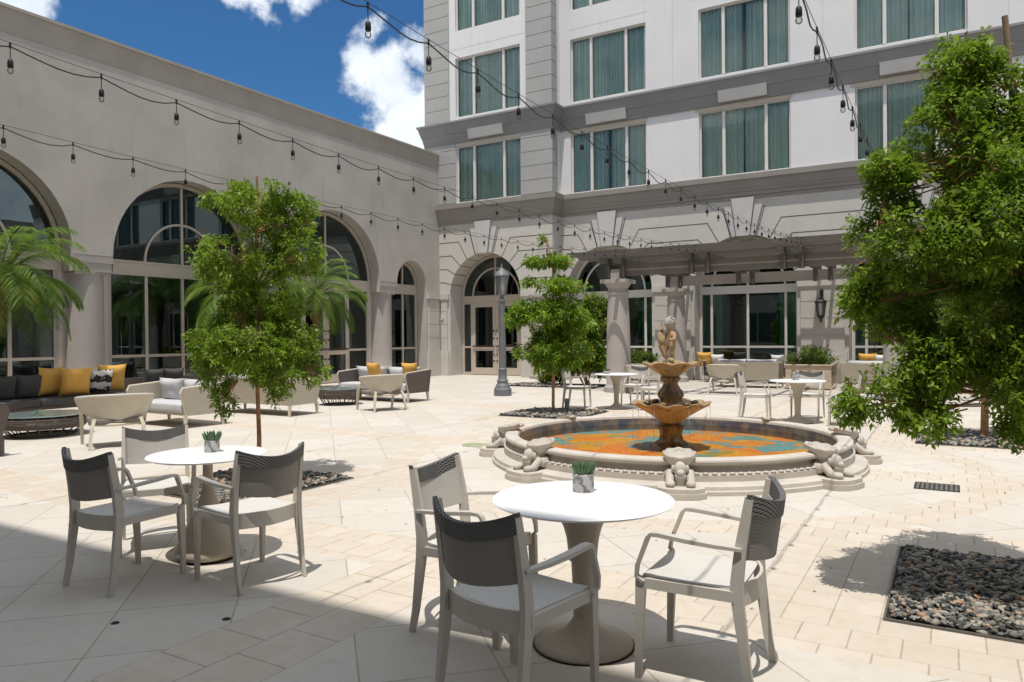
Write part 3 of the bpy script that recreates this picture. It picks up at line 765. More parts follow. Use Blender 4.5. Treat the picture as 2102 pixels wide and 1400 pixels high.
# ground floor glazing
arched_window(hot, (-15.60 + 3, 25.15 - 25, 0), 0, 1.61, 3.2, 3.2, 2.87, 1.08, (-1.15, 1.15), 1.13, doors=(-1.11, 1.11))
make_doors(hot, 0, 0.001, 0.5) if False else None
dd = thing('tmp', None, None)
make_doors(dd, -1.11, 1.11, 2.87)
for k in kids(dd):
    k.parent = hot; k.location = (-15.60 + 3, 0.15, 0)
bpy.data.objects.remove(dd)
for i, x in enumerate(AC):
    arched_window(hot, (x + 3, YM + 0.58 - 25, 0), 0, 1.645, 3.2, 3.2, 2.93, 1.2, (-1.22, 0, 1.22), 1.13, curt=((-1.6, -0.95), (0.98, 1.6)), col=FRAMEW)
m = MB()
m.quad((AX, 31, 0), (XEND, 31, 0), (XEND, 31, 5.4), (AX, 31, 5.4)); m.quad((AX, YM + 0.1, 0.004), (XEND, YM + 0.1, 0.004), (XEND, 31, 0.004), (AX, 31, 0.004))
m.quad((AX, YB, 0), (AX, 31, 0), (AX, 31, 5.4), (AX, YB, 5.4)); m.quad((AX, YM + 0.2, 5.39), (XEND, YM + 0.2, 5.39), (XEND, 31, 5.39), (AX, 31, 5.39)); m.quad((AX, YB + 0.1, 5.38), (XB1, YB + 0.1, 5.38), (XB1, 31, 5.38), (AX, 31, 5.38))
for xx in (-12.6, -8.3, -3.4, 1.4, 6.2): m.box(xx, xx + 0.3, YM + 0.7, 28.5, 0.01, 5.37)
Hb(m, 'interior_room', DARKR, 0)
m = MB()
for xx, zz, ww, hh in ((-6.6, 1.45, 0.7, 0.9), (-5.0, 1.5, 0.5, 0.7), (-1.9, 1.4, 0.8, 1.0)): m.box(xx, xx + ww, 30.9, 30.97, zz, zz + hh)
Hb(m, 'picture_frame', pmat('picture_grey', (0.22, 0.21, 0.20), 0.7, 3, 0.2, 20, 0), 0)

# ---------------------------------------------------------------- wings outside the frame (they shade and are mirrored in the glass)
def far_wing(name, label, x0, x1, y0, y1, h, face):
    t = thing(name, label, 'building', ((x0 + x1) / 2, (y0 + y1) / 2, 0))
    cx_, cy_ = (x0 + x1) / 2, (y0 + y1) / 2
    m = MB(); m.box(x0 - cx_, x1 - cx_, y0 - cy_, y1 - cy_, 0, h); m.build('wall', pmat('far_wall', (0.50, 0.48, 0.45), 0.9, 1, 0.1, 40, 0), t, smooth=0)
    m = MB(); fr = MB()
    if face == 'y':
        x = x0 + 2
        while x < x1 - 3:
            z = 1.0
            while z < h - 2:
                m.box(x - cx_, x + 2.9 - cx_, y1 - cy_ - 0.05, y1 - cy_ + 0.012, z, z + 2.0)
                for u in (0.0, 0.8, 2.1, 2.84): fr.box(x + u - cx_, x + u + 0.06 - cx_, y1 - cy_, y1 - cy_ + 0.04, z, z + 2.0)
                z += 3.4
            x += 4.84
    else:
        y = y0 + 2
        while y < y1 - 3:
            m.box(x0 - cx_ - 0.012, x0 - cx_ + 0.05, y - cy_, y - cy_ + 3.0, 0.4, 3.6)
            for u in (0, 1.0, 2.0, 2.94): fr.box(x0 - cx_ - 0.04, x0 - cx_, y - cy_ + u, y - cy_ + u + 0.06, 0.4, 3.6)
            y += 4.84
    m.build('window', pmat('far_window', (0.05, 0.09, 0.09), 0.2, 2, 0.1, 20, 0, spec=0.6), t, smooth=0); fr.build('mullion', FRAMEW, t, smooth=0)
far_wing('hotel_wing', 'tall hotel wing whose roof edge throws the shadow across the near paving', -19, 13.4, -14, -1.1, 15.95, 'y')
far_wing('added_side_wing', 'low unseen wing added beyond the right edge to darken reflections in the arcade glass', 13.5, 24, -1.1, 26, 9.0, 'x')  # added out of view so the arcade glass mirrors something darker than sky

# ---------------------------------------------------------------- pergola
per = thing('pergola', 'brown timber pergola with close set rafters in front of the hotel arches', 'pergola', (-2, 21.5, 0))
def Pg(m, name, mats=PERG, smooth=0):
    o = m.build(name, mats, per, smooth=smooth); o.location = (2, -21.5, 0); return o
PY = [18.15 + 0.62 * i for i in range(11)] + [18.84, 18.95]  # last two purlins are added close together to shade the front header
for i, y in enumerate(PY):
    Pg(MB().prism([(-8.95, 3.78), (-8.85, 3.662), (5.2, 3.662), (5.2, 3.80), (-8.95, 3.80)], 'y', y - 0.032, y + 0.032), 'purlin')
for xb in (-7.86, -5.55, -3.27, -1.0, 1.3, 3.6):
    for s in (-0.21, 0.21):
        m = MB(); xa, xc = xb + s - 0.045, xb + s + 0.045
        m.prism([(18.25, 3.60), (18.35, 3.50), (24.85, 3.50), (24.85, 3.657), (18.25, 3.657)], 'x', xa, xc)
        for y in (18.80, 23.80): m.box(xa - .01, xc + .01, y, y + 0.195, 3.14, 3.505)
        Pg(m, 'beam')
for y in (19.0, 24.0): Pg(MB().box(-8.2, 5.0, y - 0.0, y + 0.10, 3.18, 3.496), 'header_beam', pmat('pergola_header', (0.17, 0.15, 0.13), 0.8, 3, 0.1, 40, 0.2))
for (x, y) in ((-7.84, 19.0), (-7.84, 24.0), (-1.0, 19.0), (-1.0, 24.0), (3.7, 19.0), (3.7, 24.0)):
    m = MB()
    m.lathe([(0, 0), (0.40, 0), (0.40, 0.14), (0.36, 0.18), (0.335, 0.24), (0.33, 0.8), (0.315, 1.8), (0.275, 2.66), (0.30, 2.68), (0.30, 2.74), (0.275, 2.76), (0.27, 2.84), (0.33, 2.92), (0.36, 2.98)], 36, (x, y, 0))
    Pg(m, 'column', COLM, 40)
    m = MB(); m.box(x - 0.37, x + 0.37, y - 0.37, y + 0.37, 2.98, 3.08); m.box(x - 0.155, x + 0.155, y - 0.155, y + 0.155, 3.08, 3.36)
    c_ = Pg(m, 'capital', COLM)
# ---------------------------------------------------------------- ground
m = MB(); m.quad((-150, -150, 0), (150, -150, 0), (150, 150, 0), (-150, 150, 0))
g = m.build('ground', PAVE, None, smooth=0); g['kind'] = 'structure'

# ================================================================== FURNITURE
def dining_chair(label, loc, rz, group):
    t = thing('dining_chair', label, 'chair', loc, rz, group)
    for s in (-1, 1):   # tapered legs; the rear leg runs up into the back post
        m = MB(); m.tube([(s * 0.228, -0.275, 0), (s * 0.228, -0.25, 0.12), (s * 0.226, -0.215, 0.40), (s * 0.226, -0.21, 0.50), (s * 0.226, -0.225, 0.64), (s * 0.224, -0.265, 0.87)],
                         [0.62, 0.75, 1.0, 1.05, 0.95, 0.72], sq=(0.030, 0.050), ref=(0, 1, 0))
        m.build('leg', CHF, t, smooth=50)
        m = MB(); m.tube([(s * 0.235, 0.232, 0), (s * 0.235, 0.225, 0.2), (s * 0.235, 0.215, 0.455)], [0.68, 0.85, 1.05], sq=(0.032, 0.042), ref=(0, 1, 0))
        m.build('leg', CHF, t, smooth=50)
        m = MB(); q = [(s * 0.236, -0.232, 0.645), (s * 0.262, -0.12, 0.655), (s * 0.272, 0.0, 0.665), (s * 0.268, 0.12, 0.675), (s * 0.264, 0.155, 0.672), (s * 0.262, 0.172, 0.655), (s * 0.255, 0.225, 0.52), (s * 0.248, 0.232, 0.47), (s * 0.244, 0.20, 0.447)]
        m.tube(q, [0.8, 1, 1.1, 1.1, 1, 0.95, 0.85, 0.85, 0.8], sq=(0.017, 0.036), ref=(1, 0, 0))
        m.build('armrest', CHF, t, smooth=60)
    m = MB()   # seat rails; the rear one is tall and bowed
    for s in (-1, 1): m.box(s * 0.232 - 0.012, s * 0.232 + 0.012, -0.2, 0.2, 0.415, 0.462)
    m.box(-0.22, 0.22, 0.195, 0.222, 0.415, 0.462)
    bow = lambda u: -0.212 - 0.055 * (1 - (2 * u - 1) ** 2)
    m.slab(lambda u, v: (-0.212 + 0.424 * u, bow(u), 0.385 + 0.095 * v), lambda u, v: (-0.212 + 0.424 * u, bow(u) + 0.014, 0.385 + 0.095 * v), 12, 1)
    m.build('seat_frame', CHF, t, smooth=50)
    m = MB(); dz = lambda u, v: 0.468 - 0.012 * (1 - (2 * u - 1) ** 2) + 0.014 * max(0, abs(2 * v - 1) - 0.75) * 2
    f1 = lambda u, v: (-0.222 + 0.444 * u, -0.215 + 0.425 * v, dz(u, v)); f2 = lambda u, v: (-0.222 + 0.444 * u, -0.215 + 0.425 * v, dz(u, v) - 0.01)
    m.slab(f1, f2, 8, 8); m.build('seat', SEATM, t, smooth=50)
    yb = lambda u, z: -0.230 - 0.095 * (1 - (2 * u - 1) ** 2) - (z - 0.6) * 0.14
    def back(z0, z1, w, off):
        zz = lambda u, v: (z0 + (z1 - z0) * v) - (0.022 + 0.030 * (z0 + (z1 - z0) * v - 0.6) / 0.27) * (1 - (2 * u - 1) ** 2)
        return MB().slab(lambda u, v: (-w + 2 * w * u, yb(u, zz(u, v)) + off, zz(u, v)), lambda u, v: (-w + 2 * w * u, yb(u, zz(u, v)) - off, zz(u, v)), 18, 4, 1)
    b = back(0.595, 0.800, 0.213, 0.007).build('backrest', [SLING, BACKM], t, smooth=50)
    back(0.798, 0.882, 0.235, 0.013).build('woven_band', BAND, b, smooth=50)
    return t

ch0 = dining_chair('chair seen from behind in building shade, nearest the camera at the near white table', (-1.61, 2.76, 0), rad(-11), 'dining chairs round the near white table')
def chair(loc, rz, label, group): return dup(ch0, loc, rad(rz), label, group)
GN = 'dining chairs round the near white table'; GL = 'dining chairs round the left white table'
chair((-2.20, 3.34, 0), -86, 'chair on the left of the near white table, its pale sling back in sun', GN)
chair((-1.00, 3.42, 0), 91, 'chair on the right of the near white table, turned side on with sunny seat', GN)
chair((-4.62, 2.87, 0), 2, 'chair with its dark back to the camera at the left white table', GL)
chair((-3.95, 3.28, 0), 81, 'chair on the right of the left white table, beige back in front of the gravel', GL)
chair((-5.19, 3.45, 0), -124, 'chair behind the left white table facing the camera with sunlit back', GL)
GC = 'dining chairs round the table behind the fountain'; GD = 'dining chairs round the table right of the fountain statue'
chair((-6.92, 14.45, 0), -80, 'white chair left of the far table, between slim tree and fountain', GC)
chair((-6.0, 15.5, 0), 178, 'white chair beyond the far table behind the fountain bowls', GC)
chair((-5.35, 14.7, 0), 95, 'white chair partly hidden by the fountain upper bowl', GC)
chair((-3.05, 13.85, 0), -85, 'white chair left of the table behind the fountain rim at right', GD)
chair((-2.25, 14.45, 0), 176, 'white chair beyond the table, its back in front of the wooden planter', GD)
chair((-1.55, 13.65, 0), 95, 'white chair right of the far table, next to the leaning leaves', GD)

def bistro(label, loc, r, kind, group):
    t = thing('dining_table', label, 'table', loc, 0, group)
    z = 0.74
    MB().lathe([(0, z - 0.026), (r * 0.6, z - 0.026), (r - 0.03, z - 0.020), (r - 0.006, z - 0.010), (r, z - 0.004), (r - 0.004, z), (r - 0.02, z + 0.003), (0, z + 0.003)], 72).build('tabletop', TABW, t, smooth=25)
    if kind == 'trumpet':
        MB().lathe([(0, z - 0.027), (0.155, z - 0.027), (0.13, 0.66), (0.098, 0.60), (0.082, 0.54), (0.074, 0.47), (0.072, 0.43), (0.060, 0.43), (0.054, 0.3), (0.05, 0.14)], 40).build('stem', TABT, t, smooth=40)
        MB().lathe([(0.05, 0.145), (0.062, 0.12), (0.09, 0.085), (0.15, 0.05), (0.21, 0.034), (0.245, 0.022), (0.25, 0.012), (0.25, 0.008)], 48).build('base', TABT, t, smooth=50)
        MB().lathe([(0.252, 0.009), (0.256, 0.009), (0.256, 0), (0, 0)], 48).build('foot_ring', RUB, t, smooth=30)
    else:
        MB().lathe([(0, z - 0.027), (0.034, z - 0.027), (0.034, 0.62), (0.038, 0.52), (0.05, 0.45), (0.085, 0.36), (0.13, 0.26), (0.19, 0.14), (0.222, 0.075), (0.228, 0.05), (0.222, 0.03), (0.20, 0.018), (0.05, 0.014)], 48).build('base', TABT, t, smooth=50)
        MB().lathe([(0.195, 0.02), (0.20, 0.0), (0, 0)], 48).build('foot_ring', RUB, t, smooth=30)
    return t
bistro('large round white table with trumpet stem in the foreground', (-1.60, 3.39, 0), 0.457, 'trumpet', 'round white tables')
bistro('round white table on a wide cone base at the left, before the slim tree', (-4.57, 3.44, 0), 0.405, 'cone', 'round white tables')
bistro('round white table with chairs behind the fountain, left of its bowls', (-6.10, 14.65, 0), 0.47, 'trumpet', 'round white tables')
bistro('round white table with chairs right of the fountain statue, before the planter', (-2.30, 13.70, 0), 0.47, 'trumpet', 'round white tables')

def blade(m, base, d, L, wd, up=0.5, seg=4, curl=0.0):
    """one tapering leaf from base along direction d"""
    d = Vector(d).normalized(); s = d.cross(Vector((0, 0, 1))); s = s.normalized() if s.length > .01 else Vector((1, 0, 0))
    P = []
    for i in range(seg + 1):
        t = i / seg; p = Vector(base) + d * L * t + Vector((0, 0, -curl * L * t * t)); wv = wd * (1 - t) ** 0.6 * (0.6 + 1.6 * t if t < 0.3 else 1.08)
        P.append((p - s * wv / 2, p + s * wv / 2))
    for i in range(seg): m.quad(tuple(P[i][0]), tuple(P[i][1]), tuple(P[i + 1][1]), tuple(P[i + 1][0]))
def set_rnd(o, seed=0, per=1):
    me = o.data; n = len(me.polygons); rg = np.random.default_rng(seed)
    a = me.attributes.new('rnd', 'FLOAT', 'FACE'); a.data.foreach_set('value', np.repeat(rg.random(n // per + 1), per)[:n].astype(np.float32))
def succulent(label, loc, r=0.056, h=0.095, group='small plants on the tables', mat=None, n=46, L=0.085, seed=1):
    t = thing('potted_succulent', label, 'plant', loc, 0.4 * seed, group)
    MB().lathe([(0, 0), (r * 0.97, 0), (r, 0.004), (r, h - 0.003), (r - 0.006, h), (r - 0.012, h - 0.002), (r - 0.012, h - 0.015), (0, h - 0.015)], 36).build('pot', MARB, t, smooth=40)
    rg = random.Random(seed); m = MB()
    for i in range(n):
        a = rg.random() * 2 * PI; q = r * 0.75 * math.sqrt(rg.random()); tl = 0.15 + 0.9 * q / r
        b = (q * cos(a), q * sin(a), h - 0.015); d = (cos(a) * tl * 0.6 + rg.uniform(-.15, .15), sin(a) * tl * 0.6 + rg.uniform(-.15, .15), 1)
        m.tube([b, tuple(Vector(b) + Vector(d).normalized() * L * 0.5), tuple(Vector(b) + Vector(d).normalized() * L * rg.uniform(0.8, 1.05))], [0.006, 0.008, 0.001], seg=5)
    o = m.build('leaves', mat or LEAF_S, t, smooth=60); set_rnd(o, seed, 7)
    return t
succulent('spiky green succulent in a marbled pot on the near white table', (-1.66, 3.53, 0.743), seed=1)
succulent('spiky green succulent in a marbled pot on the left white table', (-4.60, 3.50, 0.743), r=0.052, h=0.085, seed=2)
succulent('small blue grey plant on the table behind the fountain', (-6.3, 14.6, 0.743), r=0.075, h=0.06, seed=3, L=0.07)
succulent('dark jar holding a menu card on the table right of the fountain statue', (-2.33, 13.7, 0.743), r=0.055, h=0.15, seed=4, L=0.03, n=12)

# ---------------------------------------------------------------- lounge furniture
def pillow_mesh(w_, h_, th, n=12, pinch=0.10, seed=0):
    m = MB()
    def P(sg):
        def f(u, v):
            a, b = 2 * u - 1, 2 * v - 1
            k = 1 - pinch * (1 - abs(a) ** 2) * abs(b) ** 3 ; l = 1 - pinch * (1 - abs(b) ** 2) * abs(a) ** 3
            t = max(0.0, (1 - a ** 4) * (1 - b ** 4)) ** 0.5
            wob = 0.12 * noise.noise(Vector((a * 1.6 + seed, b * 1.6, seed * 3.1)))
            return (a * w_ / 2 * l, sg * (th / 2 * t * (1 + wob * 2)), b * h_ / 2 * k + wob * 0.02)
        return f
    m.grid(P(-1), n, n); m.grid(lambda u, v: P(1)(1 - u, v), n, n)
    return m
def pillow(label, loc, rz, tilt, mat, size=0.46, group='scatter pillows on the sofas', seed=1, cat='pillow'):
    o = pillow_mesh(size, size, 0.17, seed=seed).build('pillow', mat, None, smooth=70)
    o.location = loc; o.rotation_euler = (tilt, 0, rz); return tag(o, label, cat, group)
def cushion(m, x0, x1, y0, y1, z0, z1, c=0.04):
    """soft box"""
    bm = bmesh.new(); bmesh.ops.create_cube(bm, size=1)
    for v in bm.verts: v.co = Vector(((x0 + x1) / 2 + v.co.x * (x1 - x0), (y0 + y1) / 2 + v.co.y * (y1 - y0), (z0 + z1) / 2 + v.co.z * (z1 - z0)))
    bmesh.ops.bevel(bm, geom=bm.edges[:], offset=c, segments=3, affect='EDGES', profile=0.6)
    bmesh.ops.subdivide_edges(bm, edges=[e for e in bm.edges if e.calc_length() > 0.2], cuts=4, use_grid_fill=True)
    for v in bm.verts: v.co.z += 0.012 * noise.noise(v.co * 4); v.co.y += 0.015 * noise.noise(v.co * 3 + Vector((5, 5, 5)))
    m.bm(bm)
def sofa(label, loc, rz, w_, wick, cush, group='woven sofas of the lounge', d=0.88, hb=0.75, arms=(1, 1), nb=2, cat='sofa', backs=True, legm=None, mixarm=False):
    """woven sofa facing local +y, centre at origin"""
    t = thing('woven_sofa', label, cat, loc, rz, group); hw = w_ / 2; y0 = -d / 2; lm = legm or ROPE
    sl = 0.06
    m = MB(); m._hex([(-hw + .03, y0 + .03, 0.22), (hw - .03, y0 + .03, 0.22), (hw - .03, y0 + .09, 0.22), (-hw + .03, y0 + .09, 0.22), (-hw, y0 - sl + .03, hb), (hw, y0 - sl + .03, hb), (hw, y0 + .05, hb), (-hw, y0 + .05, hb)])
    m.build('back_panel', wick, t, smooth=0)
    for i, s in enumerate((-1, 1)):
        if not arms[i]: continue
        xa, xb = (s * (hw - .09), s * (hw - 0.03)) if s < 0 else (hw - .09, hw - .03)
        q = [(y0 + .031, 0.22), (d / 2 - .12, 0.22), (d / 2, 0.62), (d / 2 - .03, 0.69), (y0 + .052, hb - 0.006)]
        m = MB().prism(q, 'x', min(xa, xb), max(xa, xb) + 0.0); m.build('arm_panel', wick, t, smooth=0)
        m = MB(); m.tube([(s * (hw - .06), d / 2 - .11, 0.24), (s * (hw - .06), d / 2, 0.62), (s * (hw - .06), d / 2 - .04, 0.70), (s * (hw - .06), y0 + .03, hb + 0.006)], 0.02, 8); m.build('arm_rim', lm, t)
    for sx in (-1, 1):
        for yy in (y0 + .06, d / 2 - .1):
            MB().tube([(sx * (hw - .06), yy, 0.24), (sx * (hw - .05), yy + (0.01 if yy > 0 else -0.02), 0)], [1.3, 0.8], sq=(0.045, 0.045)).build('leg', lm, t, smooth=0)
    m = MB(); m.box(-hw + .09, hw - .09, y0 + .09, d / 2 - .1, 0.22, 0.285); m.build('seat_frame', wick, t, smooth=0)
    for i in range(nb):
        a = -hw + .10 + (w_ - .2) / nb * i; b = a + (w_ - .2) / nb - 0.01
        m = MB(); cushion(m, a, b, y0 + .14, d / 2 - .02, 0.288, 0.43); m.build('seat_cushion', cush, t, smooth=60)
        if backs:
            m = pillow_mesh(b - a, 0.44, 0.22, seed=i + 2); o = m.build('back_cushion', cush, t, smooth=70); o.location = ((a + b) / 2, y0 + .22, 0.62); o.rotation_euler = (rad(-14), 0, 0)
    return t
def tub_chair(label, loc, rz, group='beige woven tub chairs'):
    t = thing('woven_tub_chair', label, 'chair', loc, rz, group)
    R_ = 0.50
    def zt(a): return 0.76 - 0.05 * (abs(a) / (0.50 * PI)) ** 2
    def zb(a): return 0.38 + 0.24 * (abs(a) / (0.50 * PI)) ** 2
    def sh(off):
        def f(u, v):
            a = (2 * u - 1) * 0.50 * PI; z = zb(a) + (zt(a) - zb(a)) * v; r = (R_ - 0.10 * (1 - (z - .4) / .36)) + off
            return (r * sin(a) * 1.04, -r * cos(a) * 0.86 + 0.05, z)
        return f
    MB().slab(sh(0.008), sh(-0.008), 30, 5).build('backrest', ROPE, t, smooth=60)
    m = MB()
    for v in (0, 1): m.tube([sh(0)(i / 30, v) for i in range(31)], 0.022 if v else 0.016, 8)
    for u in (0, 1): m.tube([sh(0)(u, v / 4) for v in range(5)], 0.022, 8)
    m.build('back_frame', CHF, t, smooth=60)
    m = MB(); cushion(m, -0.36, 0.36, -0.30, 0.34, 0.34, 0.43, 0.035); m.build('seat_cushion', CUSHB, t, smooth=60)
    m = MB(); m.tube([(0.34 * cos(a), 0.02 + 0.33 * sin(a), 0.335) for a in [2 * PI * i / 24 for i in range(25)]], 0.022, 8, cap=False)
    m.build('seat_frame', ROPE, t, smooth=60)
    for sx in (-1, 1):
        MB().tube([(sx * 0.30, -0.28, 0.42), (sx * 0.33, -0.33, 0.30), (sx * 0.37, -0.38, 0)], [1.1, 1, 0.75], sq=(0.045, 0.045)).build('leg', ROPE, t, smooth=0)
        MB().tube([(sx * 0.44, 0.04, 0.60), (sx * 0.43, 0.28, 0.46), (sx * 0.42, 0.34, 0.36), (sx * 0.41, 0.40, 0)], [.9, 1, 1.1, 0.75], sq=(0.05, 0.04)).build('leg', ROPE, t, smooth=0)
    return t
def basket_table(label, loc, r, h, wick=WICKD, plant=False, group='round woven coffee tables'):
    t = thing('coffee_table', label, 'table', loc, 0, group); m = MB()
    def rr(z): k = z / h; return r * (0.62 + 0.38 * min(1, k * 1.5) ** 0.7)
    for z in [0.015] + [h * 0.45 + i * 0.028 for i in range(int(h * 0.55 / 0.028))]:
        m.tube([(rr(z) * cos(a), rr(z) * sin(a), z) for a in [2 * PI * i / 36 for i in range(37)]], 0.014, 6, cap=False)
    for i in range(22):
        a = 2 * PI * i / 22; m.tube([(rr(z) * cos(a), rr(z) * sin(a), z) for z in (0.015, h * 0.2, h * 0.4, h * 0.65, h)], 0.009, 5)
    m.build('basket', wick, t, smooth=60)
    MB().lathe([(0, h), (r * 1.0, h), (r * 1.02, h + 0.008), (r * 1.0, h + 0.016), (0, h + 0.016)], 48).build('tabletop', pmat('tabletop_grey_green', (0.17, 0.21, 0.20), 0.15, 3, 0.05, 40, 0, spec=0.6), t, smooth=25)
    return t

sofa('long charcoal sofa against the arcade column, piled with dark and mustard pillows', (-15.35, 8.15, 0), rad(-90), 6.0, WICKD, CUSHD, hb=0.70, nb=5, backs=False, legm=WICKD)
for i, (y, s) in enumerate(((5.5, 1), (6.1, 2), (6.65, 3), (7.15, 4), (7.62, 5), (10.25, 6), (10.75, 7))):
    pillow(['charcoal pillow farthest left on the dark sofa', 'second charcoal pillow from the left on the dark sofa', 'third charcoal pillow on the dark sofa', 'fourth charcoal pillow, showing a leaf weave', 'charcoal pillow touching the mustard pillows', 'charcoal pillow right of the patterned pillow', 'charcoal pillow at the right end of the dark sofa'][i], (-15.48, y, 0.66), rad(-90 + (i % 3 - 1) * 8), rad(-14), CUSHD, 0.50, seed=s)
pillow('mustard pillow half hidden at the back left of the pile on the dark sofa', (-15.50, 8.05, 0.74), rad(-78), rad(-8), YEL, 0.58, seed=3)
pillow('big mustard pillow at the front of the pile on the dark sofa', (-15.20, 8.38, 0.72), rad(-96), rad(-16), YEL, 0.60, seed=5)
pillow('black and white patterned pillow between mustard pillows', (-15.38, 9.0, 0.70), rad(-90), rad(-12), ZEB, 0.50, seed=6)
pillow('mustard pillow at the right of the patterned pillow', (-15.50, 9.30, 0.74), rad(-98), rad(-8), YEL, 0.60, seed=7)
basket_table('large oval woven coffee table with green glass top at the far left', (-12.85, 6.55, 0), 0.66, 0.34)
tub_chair('beige tub chair with its back to the camera, left, beside the large coffee table', (-10.62, 6.43, 0), rad(64))
sofa('beige woven loveseat with pale grey cushions left of the slim tree', (-12.25, 8.55, 0), rad(178), 1.75, WICK, CUSHG)
sofa('beige woven sofa seen from behind under the slim tree crown', (-12.35, 10.75, 0), rad(0), 2.3, WICK, CUSHG)
sofa('beige woven armchair beyond the loveseat, by the arcade glass', (-14.9, 12.6, 0), rad(-90), 1.0, WICK, CUSHG, nb=1)
basket_table('smaller round woven coffee table right of the slim tree', (-12.30, 12.85, 0), 0.5, 0.36)
sofa('woven sofa with pale cushions and a brown arm panel near the corner column', (-12.15, 14.20, 0), rad(178), 2.35, WICKD, CUSHG, legm=CHF)
pillow('mustard pillow in the middle of the pale cushioned sofa', (-12.42, 14.22, 0.72), rad(172), rad(-18), YEL, 0.46, seed=8)
pillow('mustard pillow at the right end of the pale cushioned sofa', (-11.35, 14.30, 0.72), rad(184), rad(-18), YEL, 0.46, seed=9)
tub_chair('beige tub chair in front of the brown arm panel', (-10.48, 12.25, 0), rad(66))
sofa('brown woven sofa end cut off by the left picture edge', (-11.88, 4.72, 0), rad(0), 1.9, WICKD, CUSHG, legm=WICKD)
# lounge under the pergola
tub_chair('beige tub chair under the pergola right of the fountain statue', (-5.12, 19.75, 0), rad(2))
tub_chair('beige tub chair under the pergola left of the fountain statue', (-7.0, 18.6, 0), rad(-25))
sofa('beige woven sofa under the pergola seen from behind, left of the planter', (-5.12, 22.35, 0), rad(0), 1.9, WICK, CUSHG)
sofa('dark cushioned bench against the middle arch window', (-5.7, 24.35, 0), rad(180), 2.6, WICKD, CUSHD, nb=3, backs=False, hb=0.68)
pillow('mustard pillow against the left jamb of the middle arch window', (-6.95, 24.2, 0.74), rad(188), rad(-12), YEL, 0.50, seed=10)
pillow('pale pillow beside the mustard one at the middle arch window', (-6.5, 24.15, 0.70), rad(170), rad(-18), WHT, 0.46, seed=11)
pillow('pale grey pillow leaning at the right end of the dark bench', (-4.6, 24.1, 0.70), rad(160), rad(-22), WHT, 0.46, seed=12)
sofa('beige woven sofa right of the planter, half behind the leaves', (-1.35, 22.2, 0), rad(0), 2.4, WICK, CUSHG)
sofa('charcoal bench below the right hand arch window', (-0.9, 24.35, 0), rad(180), 2.6, WICKD, CUSHD, nb=3, backs=False, hb=0.68)
pillow('mustard pillow right of the lantern pier', (-2.1, 24.2, 0.72), rad(186), rad(-12), YEL, 0.50, seed=13)
pillow('white pillow next to the mustard one right of the lantern pier', (-1.68, 24.2, 0.70), rad(176), rad(-14), WHT, 0.48, seed=14)

# ---------------------------------------------------------------- lamps
t = thing('street_lamp', 'grey metal lamp post with a glazed lantern in front of the corner arch', 'lamp post', (-10.12, 16.61, 0))
MB().lathe([(0, 0), (0.235, 0), (0.235, 0.17), (0.20, 0.22), (0.19, 0.24)], 8, a0=PI / 8, a1=PI / 8 + 2 * PI).build('base', POSTM, t, smooth=0)
MB().lathe([(0.19, 0.24), (0.165, 0.30), (0.13, 0.34), (0.15, 0.36), (0.15, 0.40), (0.12, 0.44), (0.105, 0.62), (0.115, 0.64), (0.115, 0.70), (0.098, 0.72), (0.092, 1.4), (0.078, 2.45), (0.095, 2.47), (0.095, 2.51), (0.06, 2.54), (0.05, 2.60), (0.10, 2.64), (0.0, 2.64)], 24).build('post', POSTM, t, smooth=35)
m = MB()
for i in range(8):
    a = 2 * PI * i / 8 + PI / 8; m.tube([(0.10 * cos(a), 0.10 * sin(a), 2.66), (0.185 * cos(a), 0.185 * sin(a), 3.12)], 0.009, 6)
m.lathe([(0.10, 2.63), (0.115, 2.63), (0.12, 2.67), (0.095, 2.68)], 8, a0=PI / 8, a1=PI / 8 + 2 * PI); m.lathe([(0.175, 3.10), (0.20, 3.10), (0.20, 3.145), (0.17, 3.15)], 8, a0=PI / 8, a1=PI / 8 + 2 * PI)
m.build('lantern_frame', POSTM, t, smooth=0)
MB().lathe([(0.10, 2.67), (0.18, 3.11)], 8, a0=PI / 8, a1=PI / 8 + 2 * PI).build('lantern_glass', glass_mat('lantern_frosted', (0.80, 0.80, 0.76), 0.8, 0.25, 0.3), t, smooth=0)
MB().lathe([(0.03, 2.68), (0.05, 2.75), (0.05, 2.95), (0.0, 3.0)], 12).build('lamp', pmat('lamp_white', (0.7, 0.69, 0.66), 0.5, 3, 0.02, 50, 0), t)
MB().lathe([(0.205, 3.14), (0.17, 3.22), (0.11, 3.28), (0.06, 3.31), (0.045, 3.34), (0.02, 3.36), (0.03, 3.39), (0.012, 3.43), (0.0, 3.5)], 24).build('lantern_roof', POSTM, t, smooth=40)
t = thing('wall_lantern', 'black wrought iron lantern hung on the pier between two arch windows', 'lantern', (-3.45, 24.78, 2.3))
m = MB(); m.box(-0.05, 0.05, 0.10, 0.165, 0.25, 0.62); m.tube([(0, 0.12, 0.55), (0, 0.02, 0.66), (0, -0.08, 0.60), (0, -0.08, 0.42)], 0.016, 6); m.build('bracket', BLACKM, t)
m = MB(); m.lathe([(0.0, 0.44), (0.03, 0.40), (0.06, 0.36), (0.12, 0.30), (0.185, 0.25), (0.185, 0.22), (0.16, 0.20)], 6, (0, -0.08, 0)); 
for i in range(6):
    a = 2 * PI * i / 6; m.tube([(0.15 * cos(a), -0.08 + 0.15 * sin(a), 0.21), (0.10 * cos(a), -0.08 + 0.10 * sin(a), -0.18)], 0.014, 5)
m.lathe([(0.115, -0.17), (0.12, -0.20), (0.07, -0.26), (0.03, -0.30), (0.035, -0.35), (0.0, -0.42)], 6, (0, -0.08, 0)); m.build('lantern_frame', BLACKM, t, smooth=0)
